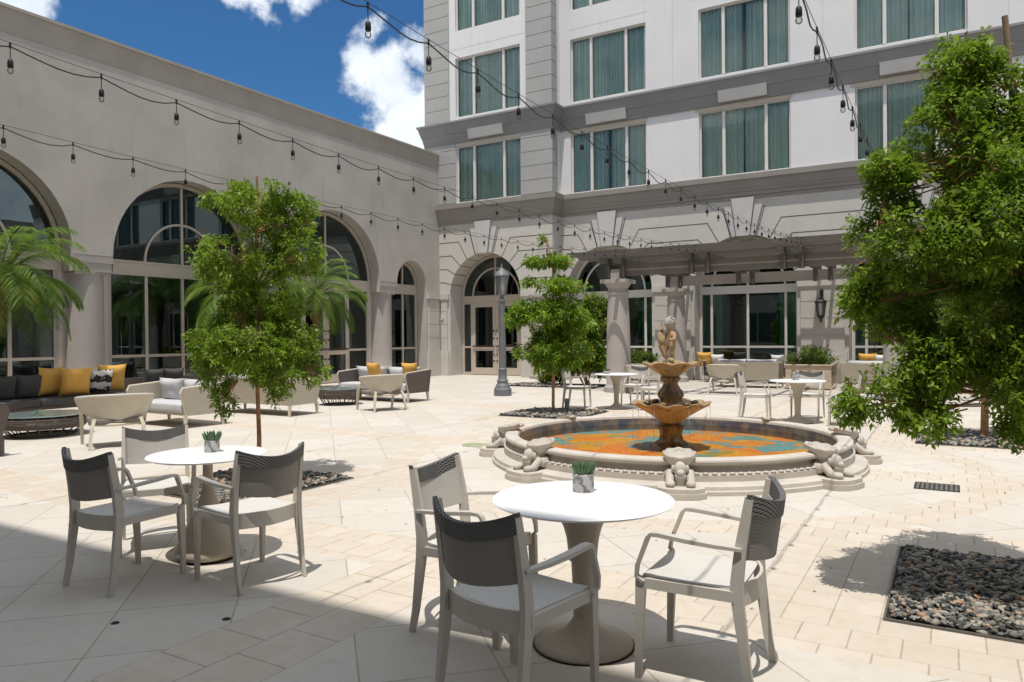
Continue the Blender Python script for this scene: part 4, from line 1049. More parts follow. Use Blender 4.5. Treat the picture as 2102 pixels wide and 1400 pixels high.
MB().lathe([(0.14, 0.20), (0.095, -0.17)], 6, (0, -0.08, 0)).build('lantern_glass', glass_mat('lantern_pale', (0.75, 0.75, 0.72), 0.8, 0.3, 0.3), t, smooth=0)
o = MB().lathe([(0, 0), (0.07, 0), (0.085, 0.02), (0.06, 0.035), (0.05, 0.02), (0.0, 0.03)], 24).build('wall_sconce', ROPE, None)
o.location = (-17.58, 24.235, 2.30); o.rotation_euler = (PI / 2, 0, 0); tag(o, 'small round metal fitting on the rusticated corner pier', 'wall light')

# string lights: support wire, sagging cable, sockets each with a glass bulb
STR = [(-5.33, 2.54, 3.50, 26, 'with bulbs running along the top of the arcade wall, second from the left'), (-7.27, 3.40, 3.46, 25, 'with bulbs hanging lowest at the left, over the arcade arches'),
       (-2.87, 3.26, 3.46, 25, 'with bulbs crossing the white cloud and the hotel windows'), (-0.69, 4.22, 3.40, 24, 'with bulbs falling steeply across the white hotel wall at upper right')]
def strand(i, x, y0, z0, n, lab):
    t = thing('string_light', 'festoon cable ' + lab, 'string lights', (x, 0, 0), 0, 'festoon cables over the court')
    ye = 18.25
    if i < 3: zf = lambda y: 3.36 + (z0 - 3.36) * ((y - 9.5) / (y0 - 9.5)) ** 2 * (1 if y < 9.5 else 1.0) if y < 9.5 else 3.36 + 0.40 * ((y - 9.5) / (ye - 9.5)) ** 2
    else: zf = lambda y: 3.40 + 0.0024 * max(0, y - 4) ** 2
    dy = (0.61, 0.61, 0.575, 0.635)[i]; y = y0 - dy * int((y0 + 1.0) / dy); ys = []
    while y < ye - 0.2: ys.append(y); y += dy
    wire = MB().tube([(0, yy, zf(yy) + 0.025) for yy in [-1.08] + ys + [ye]], 0.0022, 5, cap=False).build('support_wire', SOCK, t)
    pts = []; rg = random.Random(i)
    for a, b in zip(ys[:-1], ys[1:]):
        sg = 0.045 * rg.uniform(0.7, 1.3)
        for k in range(6):
            u = k / 6; yy = a + (b - a) * u; pts.append((0.008 * sin(u * 6.28), yy, zf(yy) - sg * 4 * u * (1 - u) * (0.75 + 0.5 * u)))
    pts.append((0, ys[-1], zf(ys[-1]))); pts.append((0, ye, zf(ye)))
    MB().tube(pts, 0.0048, 6, cap=False).build('cable', SOCK, t)
    for yy in ys:
        z = zf(yy)
        if i == 0 and not PROTO:
            m = MB(); m.tube([(0, 0, 0.03), (0, 0, -0.012)], 0.008, 6); m.tube([(0, 0, -0.01), (0, 0, -0.10)], 0.0035, 6)
            m.lathe([(0.0, -0.092), (0.012, -0.094), (0.019, -0.105), (0.021, -0.125), (0.021, -0.15), (0.018, -0.155), (0, -0.155)], 14)
            s_ = m.build('light_socket', SOCK, t, smooth=40)
            b_ = MB().lathe([(0.013, -0.150), (0.016, -0.158), (0.021, -0.170), (0.022, -0.180), (0.018, -0.192), (0.009, -0.199), (0, -0.20)], 14).build('glass_bulb', BULB, s_, smooth=60)
            PROTO.append((s_, b_))
        else:
            s_ = PROTO[0][0].copy(); C.objects.link(s_); s_.parent = t
            b_ = PROTO[0][1].copy(); C.objects.link(b_); b_.parent = s_
        s_.location = (0, yy, z); s_.scale = (0.86, 0.86, 0.9)
PROTO = []
for i, a in enumerate(STR): strand(i, *a)

# ================================================================== FOUNTAIN
FX, FY = -3.05, 9.10
ft = thing('fountain', 'round stone fountain with two scalloped bowls, a child statue and painted pool floor', 'fountain', (FX, FY, 0))
R0 = 2.10
m = MB()
m.lathe([(1.93, 0.12), (1.93, 0.285), (1.94, 0.315), (1.97, 0.33), (R0 - 0.03, 0.33), (R0, 0.318), (R0 + 0.008, 0.30), (R0, 0.275), (R0 - 0.05, 0.262), (R0 - 0.075, 0.245), (R0 - 0.06, 0.225), (R0 - 0.035, 0.205)], 128)
m.build('rim', STONE, ft, smooth=40)
m = MB(); m.lathe([(R0 - 0.036, 0.206), (R0 - 0.03, 0.20), (R0 + 0.0, 0.175), (R0 + 0.02, 0.172), (R0 + 0.02, 0.11), (R0 + 0.045, 0.105), (R0 + 0.12, 0.10), (R0 + 0.15, 0.085), (R0 + 0.155, 0.05), (R0 + 0.17, 0.04), (R0 + 0.17, 0.0)], 128)
for i in range(150):   # bead course below the rim
    a = 2 * PI * i / 150; m.ell(((R0 + 0.004) * cos(a), (R0 + 0.004) * sin(a), 0.188), (0.022, 0.035, 0.014), 6, rot=Matrix.Rotation(a, 3, 'Z'))
m.build('basin', STONE, ft, smooth=45)
MB().lathe([(0.0, 0.115), (1.94, 0.115)], 96).build('pool_floor', MURAL, ft, smooth=0)
MB().lathe([(1.925, 0.116), (1.925, 0.283)], 96).build('pool_wall', TILE, ft, smooth=40)
MB().lathe([(0.0, 0.20), (0.3, 0.20), (0.9, 0.20), (1.924, 0.20)], 96).build('water', WATER, ft, smooth=0)
# centre column and bowls
def flute(n, amp, ph=0): return lambda t, r, z: 1 + amp * abs(cos(n * t / 2 + ph)) - amp / 2
m = MB(); m.lathe([(0.29, 0.10), (0.27, 0.15), (0.21, 0.19), (0.15, 0.23), (0.135, 0.30), (0.15, 0.37), (0.165, 0.385), (0.165, 0.41), (0.13, 0.43), (0.12, 0.46)], 48, fn=flute(12, 0.07)); m.build('pedestal', WET, ft, smooth=60)
def bowl(r, z0, z1, n, name, ph):
    m = MB(); h = z1 - z0
    pr = [(r * 0.24, z0), (r * 0.30, z0 + h * 0.10), (r * 0.46, z0 + h * 0.32), (r * 0.68, z0 + h * 0.58), (r * 0.88, z0 + h * 0.82), (r * 1.0, z0 + h * 0.93), (r * 1.02, z0 + h * 1.0), (r * 0.97, z0 + h * 1.02), (r * 0.88, z0 + h * 0.93), (r * 0.6, z0 + h * 0.70), (r * 0.2, z0 + h * 0.62), (0.01, z0 + h * 0.62)]
    n0 = len(m.v)
    m.lathe(pr, 120, fn=lambda t, rr, z: 1 + 0.075 * (abs(cos(n * t / 2 + ph)) - 0.6) * min(1, max(0.25, (z - z0) / h)))
    for i in range(n0, len(m.v)):
        x, y, z = m.v[i]; t = math.atan2(y, x); rr = math.hypot(x, y)
        if rr > r * 0.55: m.v[i] = (x, y, z - 0.035 * (1 - abs(cos(n * t / 2 + ph))) * (rr / r) ** 2 + 0.008 * noise.noise(Vector((x, y, z)) * 9))
    m.build(name, RUST, ft, smooth=60)
    MB().disc((0, 0, z0 + h * 0.86), r * 0.80, 48).build('water', WATER, ft, smooth=0)
bowl(0.485, 0.44, 0.715, 12, 'lower_bowl', 0.3)
m = MB(); m.lathe([(0.20, 0.60), (0.19, 0.66), (0.135, 0.70), (0.125, 0.73), (0.14, 0.76), (0.165, 0.79), (0.16, 0.83), (0.12, 0.88), (0.095, 0.92), (0.09, 0.96), (0.12, 0.99), (0.13, 1.02), (0.10, 1.03)], 48, fn=flute(10, 0.06)); m.build('stem', WET, ft, smooth=60)
for i in range(6): # small shells in the lower bowl
    a = i * PI / 3 + 0.5; MB().ell((0.30 * cos(a), 0.30 * sin(a), 0.70), (0.05, 0.05, 0.03), 10, nz=0.2).build('shell_ornament', WET, ft, smooth=60)
bowl(0.345, 1.01, 1.215, 8, 'upper_bowl', 0.0)
# child statue: one skinned body
def skin(name, verts, edges, radii, mat, parent, loc, rz=0, sub=2):
    me = bpy.data.meshes.new(name); me.from_pydata(verts, edges, []); o = bpy.data.objects.new(name, me); C.objects.link(o)
    md = o.modifiers.new('s', 'SKIN'); md.use_smooth_shade = True
    for i, r in enumerate(radii): me.skin_vertices[0].data[i].radius = (r, r)
    me.skin_vertices[0].data[0].use_root = True
    s2 = o.modifiers.new('u', 'SUBSURF'); s2.levels = sub; s2.render_levels = sub
    dg = bpy.context.evaluated_depsgraph_get(); ev = o.evaluated_get(dg); nm = bpy.data.meshes.new_from_object(ev); nm.name = name
    o.modifiers.clear(); o.data = nm; nm.materials.clear(); nm.materials.append(mat)
    nm.shade_smooth(); o.parent = parent; o.location = loc; o.rotation_euler = (0, 0, rz); return o
V = [(0, 0, .20), (0, -.01, .27), (0, -.005, .335), (0, 0, .375), (0, .01, .41), (0, .015, .455),  # pelvis..head
     (-.045, 0, .175), (-.05, .025, .10), (-.052, 0, .03), (-.052, .035, .012),
     (.045, .01, .175), (.06, .055, .115), (.05, .01, .045), (.052, .045, .02),
     (-.07, 0, .325), (-.11, .03, .265), (-.075, .085, .265),
     (.07, 0, .325), (.105, .045, .275), (.03, .10, .285)]
Ed = [(0, 1), (1, 2), (2, 3), (3, 4), (4, 5), (0, 6), (6, 7), (7, 8), (8, 9), (0, 10), (10, 11), (11, 12), (12, 13), (2, 14), (14, 15), (15, 16), (2, 17), (17, 18), (18, 19)]
Rr = [.062, .060, .056, .030, .045, .058, .042, .034, .024, .018, .042, .036, .024, .018, .030, .024, .018, .030, .024, .018]
try:
    st = skin('statue', V, Ed, Rr, pmat('statue_stone', (0.42, 0.30, 0.17), 0.8, 8, 0.15, 70, 0.4, stain=(0.42, 0.19, 0.04), stain_amt=0.9, sscale=7), ft, (0, 0, 1.235), rad(150))
except Exception as e: print('skin', e); st = ft
GR = pmat('statue_grey', (0.40, 0.37, 0.335), 0.85, 12, 0.12, 70, 0.5)
m = MB(); m.ell((0, 0.015, .475), (.062, .066, .070), 18, nz=.06)
for k in range(60):
    a = random.Random(k).uniform(0, 2 * PI); b = random.Random(k + 99).uniform(-0.1, 1.5); m.ell((.060 * cos(a) * cos(b), .012 + .064 * sin(a) * cos(b) - .012, .482 + .066 * sin(b)), (.015, .015, .013), 6)
m.ell((0.0, 0.078, .468), (.011, .013, .012), 8)
o = m.build('hair', GR, ft, smooth=60); o.location = (0, 0, 1.235); o.rotation_euler = (0, 0, rad(150))
m = MB(); m.ell((0.0, 0.115, 0.28), (.055, .052, .095), 14, nz=.25, rot=Matrix.Rotation(0.35, 3, 'Y')); m.ell((0.03, 0.11, 0.385), (.035, .03, .04), 12, nz=.2); m.tube([(0.03, .11, .40), (0.045, .105, .47), (0.04, .10, .50)], [.024, .015, .004], 8)
m.tube([(-.01, .115, .20), (-.03, .10, .12), (-.02, .07, .05)], [.045, .032, .03], 10)
o = m.build('held_fish', RUST, ft, smooth=60); o.location = (0, 0, 1.235); o.rotation_euler = (0, 0, rad(118))
m = MB(); m.lathe([(0.0, 1.14), (0.13, 1.14), (0.12, 1.20), (0.09, 1.235), (0, 1.245)], 20, fn=lambda t, r, z: 1 + 0.12 * sin(3 * t)); m.ell((0.03, -0.085, 1.235), (.048, .04, .038), 12, nz=.1); m.build('statue_rock', RUST, ft, smooth=50)
# a few falling water threads
m = MB(); rg = random.Random(4)
for a in (0.35, 0.75, 1.6, 2.6, 3.3, 4.1, 4.6, 5.5):
    x, y = 0.475 * cos(a), 0.475 * sin(a); m.tube([(x, y, .68), (x * 1.02, y * 1.02, .6), (x * 1.035, y * 1.035, .4), (x * 1.04, y * 1.04, .20)], [.006, .005, .004, .003], 5)
m.build('water_thread', glass_mat('falling_water', (0.93, 0.95, 0.95), 1.0, 0.12), ft)
# crouching figures carrying shells round the rim
def figure():
    """a crouching winged beast carrying a scallop; +x points away from the pool"""
    m = MB()
    m.ell((0.02, 0, 0.20), (0.10, 0.075, 0.09), 12, nz=.15)                    # body
    m.ell((0.115, 0, 0.235), (0.058, 0.052, 0.066), 12, nz=.08)                 # head
    m.ell((0.165, 0, 0.212), (0.030, 0.034, 0.030), 10)                         # muzzle
    m.tube([(0.15, 0, 0.19), (0.135, 0, 0.13), (0.14, 0, 0.09)], [0.045, 0.042, 0.034], 10)  # chest
    for s in (-1, 1):
        m.ell((0.10, s * 0.055, 0.235), (0.02, 0.018, 0.035), 8)                # ears
        m.tube([(0.05, s * 0.075, 0.20), (0.13, s * 0.085, 0.13), (0.17, s * 0.08, 0.115)], [0.036, 0.036, 0.030], 9)
        m.ell((0.185, s * 0.08, 0.122), (0.055, 0.040, 0.034), 10, nz=.2)       # paws
        m.ell((0.0, s * 0.085, 0.17), (0.075, 0.042, 0.055), 10, nz=.15)        # haunches
    return m
def scallop():
    m = MB(); n = 44
    def f(off):
        def g(u, v):
            a = 2 * PI * u; r = 0.118 * v; rib = 1 + 0.07 * abs(sin(4.5 * a)) * v
            x = r * cos(a) * rib * 1.05; y = r * sin(a) * rib
            z = 0.125 * v ** 1.8 + off + 0.008 * abs(sin(4.5 * a)) * v
            return (x - 0.015 + 0.04 * (1 - v), y * 1.1, 0.225 + z - x * 0.18)
        return g
    m.slab(f(0.0), f(-0.02), n, 7)
    m.tube([(-0.13, -0.05, 0.35), (-0.155, 0.0, 0.36), (-0.13, 0.05, 0.35)], [0.015, 0.024, 0.015], 8)
    return m
PED = STONE
for k in range(8):
    a = rad(-69.3 + 45 * k); ca, sa = cos(a), sin(a)
    def rot(o, r=0.0):
        o.location = (ca * (R0 + r), sa * (R0 + r), 0); o.rotation_euler = (0, 0, a)
        if r: o.scale = (1.2, 1.2, 1.14) if k not in (3, 4, 5) else (1.1, 1.1, 1.0); o.location.z = -0.014 if k not in (3, 4, 5) else 0
    if k == 0:
        p = MB().prism([(-0.25, -0.24), (0.28, -0.24), (0.36, -0.15), (0.38, 0), (0.36, 0.15), (0.28, 0.24), (-0.25, 0.24)], 'z', 0.002, 0.055)
        p.prism([(-0.25, -0.225), (0.27, -0.225), (0.345, -0.14), (0.36, 0), (0.345, 0.14), (0.27, 0.225), (-0.25, 0.225)], 'z', 0.055, 0.098)
        p0 = p.build('pedestal', PED, ft, smooth=0); rot(p0)
        f0 = figure().build('carved_beast', STONE, ft, smooth=60); s0 = scallop().build('shell_bowl', STONE, f0, smooth=40, fixn=True)
        rot(f0, -0.005)
    else:
        o = p0.copy(); C.objects.link(o); o.parent = ft; rot(o)
        o = f0.copy(); C.objects.link(o); o.parent = ft; rot(o, -0.005); s = s0.copy(); C.objects.link(s); s.parent = o

# ================================================================== VEGETATION
CR = Vector((0.861, 0.509, 0)); CF = Vector((-0.509, 0.861, 0))
def leaf_mesh(name, base, d, nrm, L, W, mat, parent, seed=0, droop=0.15):
    """numpy arrays -> one mesh of two-quad folded leaves"""
    n = len(base); d = d / np.linalg.norm(d, axis=1, keepdims=True)
    s = np.cross(d, nrm); s /= np.maximum(1e-6, np.linalg.norm(s, axis=1, keepdims=True)); u = np.cross(s, d)
    L = L[:, None]; W = W[:, None]
    mid = base + d * L * 0.45; tip = base + d * L - np.array([0, 0, 1.0]) * L * droop
    v = np.empty((n, 4, 3)); v[:, 0] = base; v[:, 1] = mid + s * W * 0.5 + u * W * 0.14; v[:, 2] = tip; v[:, 3] = mid - s * W * 0.5 + u * W * 0.14
    me = bpy.data.meshes.new(name); me.vertices.add(n * 4); me.vertices.foreach_set('co', v.reshape(-1).astype(np.float32))
    me.loops.add(n * 4); me.loops.foreach_set('vertex_index', np.arange(n * 4, dtype=np.int32))
    me.polygons.add(n); me.polygons.foreach_set('loop_start', np.arange(0, n * 4, 4, dtype=np.int32))
    try: me.polygons.foreach_set('loop_total', np.full(n, 4, dtype=np.int32))
    except Exception: pass
    me.update(); me.validate(); me.materials.append(mat)
    a = me.attributes.new('rnd', 'FLOAT', 'FACE'); rg = np.random.default_rng(seed + 5); a.data.foreach_set('value', rg.random(len(me.polygons)).astype(np.float32))
    o = bpy.data.objects.new(name, me); C.objects.link(o); o.parent = parent; return o
def cloud_pts(lobes, ncl, per, size, seed, gap=0.0, hollow=0.45, gs=2.2):
    rg = np.random.default_rng(seed); B = []; D = []
    wts = np.array([l[3] * (l[3] + l[4]) for l in lobes]); wts = wts / wts.sum()
    for l, wt in zip(lobes, wts):
        k = int(ncl * wt); c = CR * l[0] + CF * l[1] + Vector((0, 0, l[2]))
        dr = rg.normal(size=(k, 3)); dr /= np.linalg.norm(dr, axis=1, keepdims=True)
        f = hollow + (1 - hollow) * rg.random((k, 1)) ** 0.6
        for q in range(k):
            dv = Vector(dr[q]); p = c + Vector((dv.x * l[3], dv.y * l[3], dv.z * l[4])) * float(f[q, 0]) * (1 + 0.26 * noise.noise(dv * 2.3 + Vector((seed, l[0] * 5, l[2]))))
            if noise.noise(p * gs + Vector((seed * 3.1, 0, 0))) < gap: continue
            out = (p - c).normalized()
            axis = (out * 0.7 + Vector((0, 0, 0.15)) + Vector(rg.normal(size=3)) * 0.45).normalized()
            for j in range(per):
                t = j / per; a = j * 2.4 + q
                x = axis.orthogonal().normalized(); y = axis.cross(x)
                rd = x * cos(a) + y * sin(a)
                B.append(p + axis * size * (t * 1.6 - 0.8) + rd * size * 0.12)
                D.append(rd * 0.9 + axis * (0.25 + 0.5 * t) + Vector(rg.normal(size=3)) * 0.22 - Vector((0, 0, 0.22)))
    return np.array(B), np.array(D), rg
def foliage(name, lobes, ncl, per, size, mat, parent, seed, gap=-0.05, hollow=0.45, wr=0.40, gs=2.2, droop=0.15):
    B, D, rg = cloud_pts(lobes, ncl, per, size, seed, gap, hollow, gs); n = len(B)
    nr = np.array([0, 0, 1.0]) + rg.normal(size=(n, 3)) * 0.45
    L = size * np.clip(rg.lognormal(-0.05, 0.32, n), 0.45, 1.7); W = L * wr * (0.8 + 0.4 * rg.random(n))
    return leaf_mesh(name, B, D, nr, L, W, mat, parent, seed, droop)
ZB = 1.35
def tree(label, loc, lobes, ncl, per, size, mat, seed, trunk, r0=0.022, gap=-0.08, stake=None, hollow=0.45, name='young_tree', wr=0.47, gs=2.2):
    t = thing(name, label, 'tree', loc)
    foliage('crown', lobes, ncl, per, size, mat, t, seed, gap, hollow, wr, gs)
    m = MB(); k = len(trunk); m.tube(trunk, [r0 * (1 - 0.55 * i / (k - 1)) for i in range(k)], 10)
    m.build('trunk', BARK, t, smooth=60)
    rg = random.Random(seed); m = MB(); T = [Vector(p) for p in trunk]
    for l in lobes:
        c = CR * l[0] + CF * l[1] + Vector((0, 0, l[2]))
        b = min(T, key=lambda p: abs(p.z - max(ZB, c.z - 0.15)))
        m.tube([b, b.lerp(c, 0.5) + Vector((0, 0, 0.05)), c], [r0 * .38, r0 * .28, r0 * .15], 6)
        for q in range(7):
            dv = Vector((rg.gauss(0, 1), rg.gauss(0, 1), rg.gauss(0, 1))).normalized(); e = c + Vector((dv.x * l[3], dv.y * l[3], dv.z * l[4])) * rg.uniform(.75, 1.08)
            m.tube([b.lerp(c, rg.uniform(.4, 1)), c.lerp(e, .5) + Vector((0, 0, .03)), e], [r0 * .18, r0 * .13, r0 * .05], 5)
    m.build('branch', BARK, t, smooth=60)
    if stake:
        MB().tube(stake, 0.016, 8).build('stake', STAKE, t, smooth=60)
        m = MB(); p = Vector(stake[1]); q = min(T, key=lambda a: abs(a.z - p.z * .8))
        for zz in (0.62, 0.8):
            a = Vector(stake[0]).lerp(Vector(stake[1]), zz); b = min(T, key=lambda v: abs(v.z - a.z)); m.tube([a + Vector((0.02, 0, 0)), a.lerp(b, .5) + Vector((0, 0.01, -.02)), b], 0.006, 6)
        m.build('tree_tie', RUB, t)
    return t
def px(s): return s
# slim tree, left
k = 0.00545
def LB(px_, py_, rh, rv, dep=0.0, cx=531, cy=695, kk=k): return ((px_ - cx) * kk, dep, 1.56 + (cy - 8 - py_) * kk, rh * kk * .98, rv * kk * .95)
lob = [LB(545, 405, 70, 26), LB(448, 412, 36, 15, 0.05), LB(490, 400, 40, 20), LB(605, 428, 46, 28, 0.1), LB(540, 440, 60, 34, -0.35), LB(565, 455, 66, 34, 0.35), LB(625, 470, 26, 24),
       LB(470, 525, 62, 40, -0.1), LB(425, 548, 42, 20, 0.1), LB(605, 520, 60, 52, 0.05), LB(540, 530, 66, 52, 0.3), LB(515, 525, 58, 48, -0.3), LB(535, 618, 74, 48, 0), LB(560, 640, 60, 46, 0.25), LB(505, 600, 46, 40, -0.2), LB(480, 640, 40, 34),
       LB(450, 700, 56, 42, -0.05), LB(420, 730, 30, 30, 0.1), LB(600, 700, 58, 48, 0.05), LB(535, 705, 80, 50, -0.3), LB(535, 715, 85, 50, 0.3), LB(640, 755, 32, 28, 0), LB(598, 768, 46, 26, -0.25), LB(440, 765, 38, 34, 0.1), LB(468, 812, 24, 28, -0.05), LB(578, 800, 14, 20, -0.3), LB(530, 765, 50, 18, 0.1)]
tree('slim young tree with tiered dense crown standing in the left gravel bed', (-6.42, 5.47, 0), lob, 5800, 8, 0.046, LEAF_A, 11,
     [(0.0, 0, 0), (0.01, 0, 0.5), (-0.008, 0, 1.0), (0.008, 0, 1.5), (-0.005, 0, 2.1), (0.0, 0, 2.7), (0.02, 0, 3.3)], 0.027, gap=-0.18, hollow=0.55, gs=3.4)
# near right tree
kk = 0.00282
def LR(px_, py_, rh, rv, dep=0.0): return ((px_ - 2146) * kk, dep, 1.56 + (680 - py_) * kk, rh * kk, rv * kk)
lob = [LR(1975, 130, 75, 55), LR(2030, 185, 95, 75, 0.1), LR(1950, 250, 75, 80, -0.05), LR(2040, 290, 85, 75, 0.25), LR(1830, 345, 55, 42, 0.0), LR(1860, 390, 70, 55, 0.05), LR(1990, 360, 90, 70, -0.2),
       LR(1850, 500, 105, 95, 0.0), LR(1800, 560, 60, 50, 0.1), LR(1960, 480, 110, 95, -0.25), LR(2050, 520, 120, 110, 0.1), LR(1960, 590, 110, 90, 0.35), LR(2080, 400, 85, 80, -0.3),
       LR(1900, 650, 85, 60, 0.2), LR(1990, 690, 105, 80, -0.1), LR(1900, 740, 90, 70, -0.05), LR(1820, 800, 80, 58, 0.0), LR(1770, 835, 48, 42, 0.05), LR(1870, 850, 62, 42, -0.15), LR(1960, 800, 80, 55, 0.15), LR(2060, 770, 100, 90, -0.25), LR(2085, 870, 62, 52, -0.1),
       LR(2095, 175, 62, 50, 0.1), LR(2110, 260, 80, 70, -0.1), LR(1905, 330, 62, 60, 0.15), LR(1925, 415, 70, 60, -0.1), LR(1805, 455, 58, 50, 0.0), LR(1850, 690, 62, 50, 0.05), LR(1780, 620, 45, 45, 0.1), LR(2180, 300, 110, 110, 0.1), LR(2220, 520, 160, 130, 0.0), LR(2200, 700, 160, 120, 0.1), LR(2350, 420, 120, 110, 0.0), LR(2350, 720, 140, 110, 0.1), LR(2160, 560, 140, 130, 0.6), LR(2150, 600, 140, 130, -0.5), LR(2420, 600, 90, 90, 0)]
tree('bushy young tree with a staked trunk filling the right picture edge, nearest tree', (0.47, 5.25, 0), lob, 19000, 8, 0.035, LEAF_A, 23,
     [(0.0, 0, 0), (-0.02, 0, 0.6), (-0.03, 0, 1.2), (-0.07, -0.03, 1.9), (-0.10, -0.06, 2.5), (-0.16, -0.1, 3.1)], 0.03, gap=-0.19, stake=[(0.06, -0.05, 0), (-0.19, -0.11, 3.38)], hollow=0.30, wr=0.48, gs=3.2)
# tree beyond the fountain, left
kk2 = 0.00970
def LM(px_, py_, rh, rv, dep=0.0): return ((px_ - 1136) * kk2, dep, 1.56 + (690 - py_) * kk2, rh * kk2, rv * kk2)
lob = [LM(1110, 538, 30, 9), LM(1150, 536, 32, 13, 0.1), LM(1118, 492, 10, 6), LM(1172, 545, 16, 8), LM(1100, 585, 34, 15), LM(1160, 585, 42, 18, 0.1), LM(1140, 590, 40, 16, -0.3), LM(1190, 590, 20, 10),
       LM(1090, 640, 42, 28), LM(1065, 660, 26, 20), LM(1150, 635, 45, 35, 0.2), LM(1175, 660, 38, 40, 0), LM(1130, 650, 40, 35, -0.3), LM(1120, 720, 48, 30, -0.1), LM(1170, 725, 42, 34, 0.1), LM(1078, 725, 24, 16, 0), LM(1130, 700, 50, 35, 0.3), LM(1140, 745, 42, 18, 0)]
tree('young tree with airy tiered crown behind the fountain basin, beside the lamp post', (-6.82, 13.12, 0), lob, 2300, 8, 0.085, LEAF_B, 31,
     [(0.0, 0, 0), (0.01, 0, 0.8), (-0.01, 0, 1.6), (0.03, 0, 2.4), (0.02, 0, 3.1), (-0.12, -0.05, 3.5)], 0.032, gap=-0.2, hollow=0.35)
lob = [(x, y, z, r, v) for (x, y, z, r, v) in [(0, 0, 1.75, 0.8, 0.45), (-0.55, 0, 1.45, 0.5, 0.35), (0.5, 0.2, 1.5, 0.55, 0.4), (0, 0.1, 2.3, 0.6, 0.4), (0.1, 0, 2.9, 0.4, 0.35), (-0.2, -0.3, 2.0, 0.55, 0.4)]]
tree('young tree with pale trunk behind the nearest tree, in the far right gravel bed', (0.43, 12.85, 0), lob, 1100, 8, 0.085, LEAF_A, 37,
     [(0.0, 0, 0), (0.01, 0, 0.8), (-0.01, 0, 1.6), (0.0, 0, 2.9)], 0.055, gap=-0.1)
# croton hedge and shrubs
def shrub(name, label, loc, lobes, ncl, per, size, mat, seed, gap=-0.2, stems=6, cat='shrub', group=None):
    t = thing(name, label, cat, loc, 0, group); foliage('foliage', lobes, ncl, per, size, mat, t, seed, gap, 0.3, 0.42)
    m = MB(); rg = random.Random(seed)
    for i in range(stems):
        l = rg.choice(lobes); c = CR * l[0] + CF * l[1] + Vector((0, 0, l[2])); m.tube([(rg.uniform(-.1, .1), rg.uniform(-.1, .1), 0), (c.x * .4, c.y * .4, c.z * .5), tuple(c)], [.03, .02, .01], 6)
    m.build('stem', BARK, t, smooth=60); return t
shrub('croton_bush', 'tall yellow green croton bush between the airy tree and the pergola column', (-9.6, 20.6, 0), [(0, 0, 1.1, .65, .7), (0.25, 0, 1.8, .5, .55), (-0.2, 0, 2.1, .5, .5), (0.3, .2, 2.55, .35, .3), (-0.7, 0.1, 1.0, .6, .6), (-0.5, 0, 1.7, .45, .45), (0.4, -.1, .8, .4, .5)], 1500, 7, 0.13, LEAF_C, 41)
shrub('croton_bush', 'low dark bush beside the tall croton bush', (-10.6, 20.9, 0), [(0, 0, .5, .5, .4), (-.4, 0, .4, .4, .3), (.3, 0, .8, .4, .4)], 420, 7, 0.12, LEAF_A, 42)
t = thing('planting_bed', 'gravel strip with dark soil under the croton bush', 'planting bed', (-10.0, 20.6, 0))
m = MB(); m.box(-2.3, 1.0, -0.8, 0.85, 0.002, 0.02); m.build('soil', SOIL, t, smooth=0)
BED2 = t
t = thing('wooden_planter', 'square pale wooden planter box filled with low green shrubs under the pergola', 'planter', (-3.40, 22.5, 0))
m = MB(); 
for i, z in enumerate((0.03, 0.24, 0.45)):
    m.rbox(-0.60, 0.60, -0.60, -0.56, z, z + 0.205, 0.006); m.rbox(-0.60, 0.60, 0.56, 0.60, z, z + 0.205, 0.006)
    m.rbox(-0.60, -0.56, -0.557, 0.557, z, z + 0.205, 0.006); m.rbox(0.56, 0.60, -0.557, 0.557, z, z + 0.205, 0.006)
m.build('box', PLANT, t, smooth=0)
m = MB(); 
for a in ((-.63, .63, -.63, -.53), (-.63, .63, .53, .63), (-.63, -.53, -.528, .528), (.53, .63, -.528, .528)): m.rbox(*a, 0.656, 0.70, 0.008)
m.build('rim', PLANT, t, smooth=0); MB().box(-.555, .555, -.555, .555, .55, .60).build('soil', SOIL, t, smooth=0)
shrub('planter_shrub', 'low green shrub growing in the square wooden planter', (-3.40, 22.5, 0.6), [(0, 0, .25, .6, .34), (-.35, 0, .22, .4, .3), (.35, 0, .22, .4, .28), (0, .3, .35, .4, .28), (.1, -.25, .2, .4, .25)], 800, 7, 0.075, LEAF_H, 43)
t = thing('planter_bowl', 'round pale planter bowl behind the upper fountain bowl', 'planter', (-8.75, 23.0, 0))
MB().lathe([(0, 0), (0.28, 0), (0.33, 0.1), (0.45, 0.45), (0.50, 0.58), (0.50, 0.64), (0.46, 0.64), (0.44, 0.58), (0, 0.58)], 32).build('bowl', STONE, t, smooth=40)
shrub('planter_shrub', 'low green shrub growing in the round planter bowl', (-8.75, 23.0, 0.58), [(0, 0, .2, .5, .3), (-.35, 0, .22, .35, .25), (.35, 0, .2, .35, .22)], 460, 7, 0.085, LEAF_H, 44)
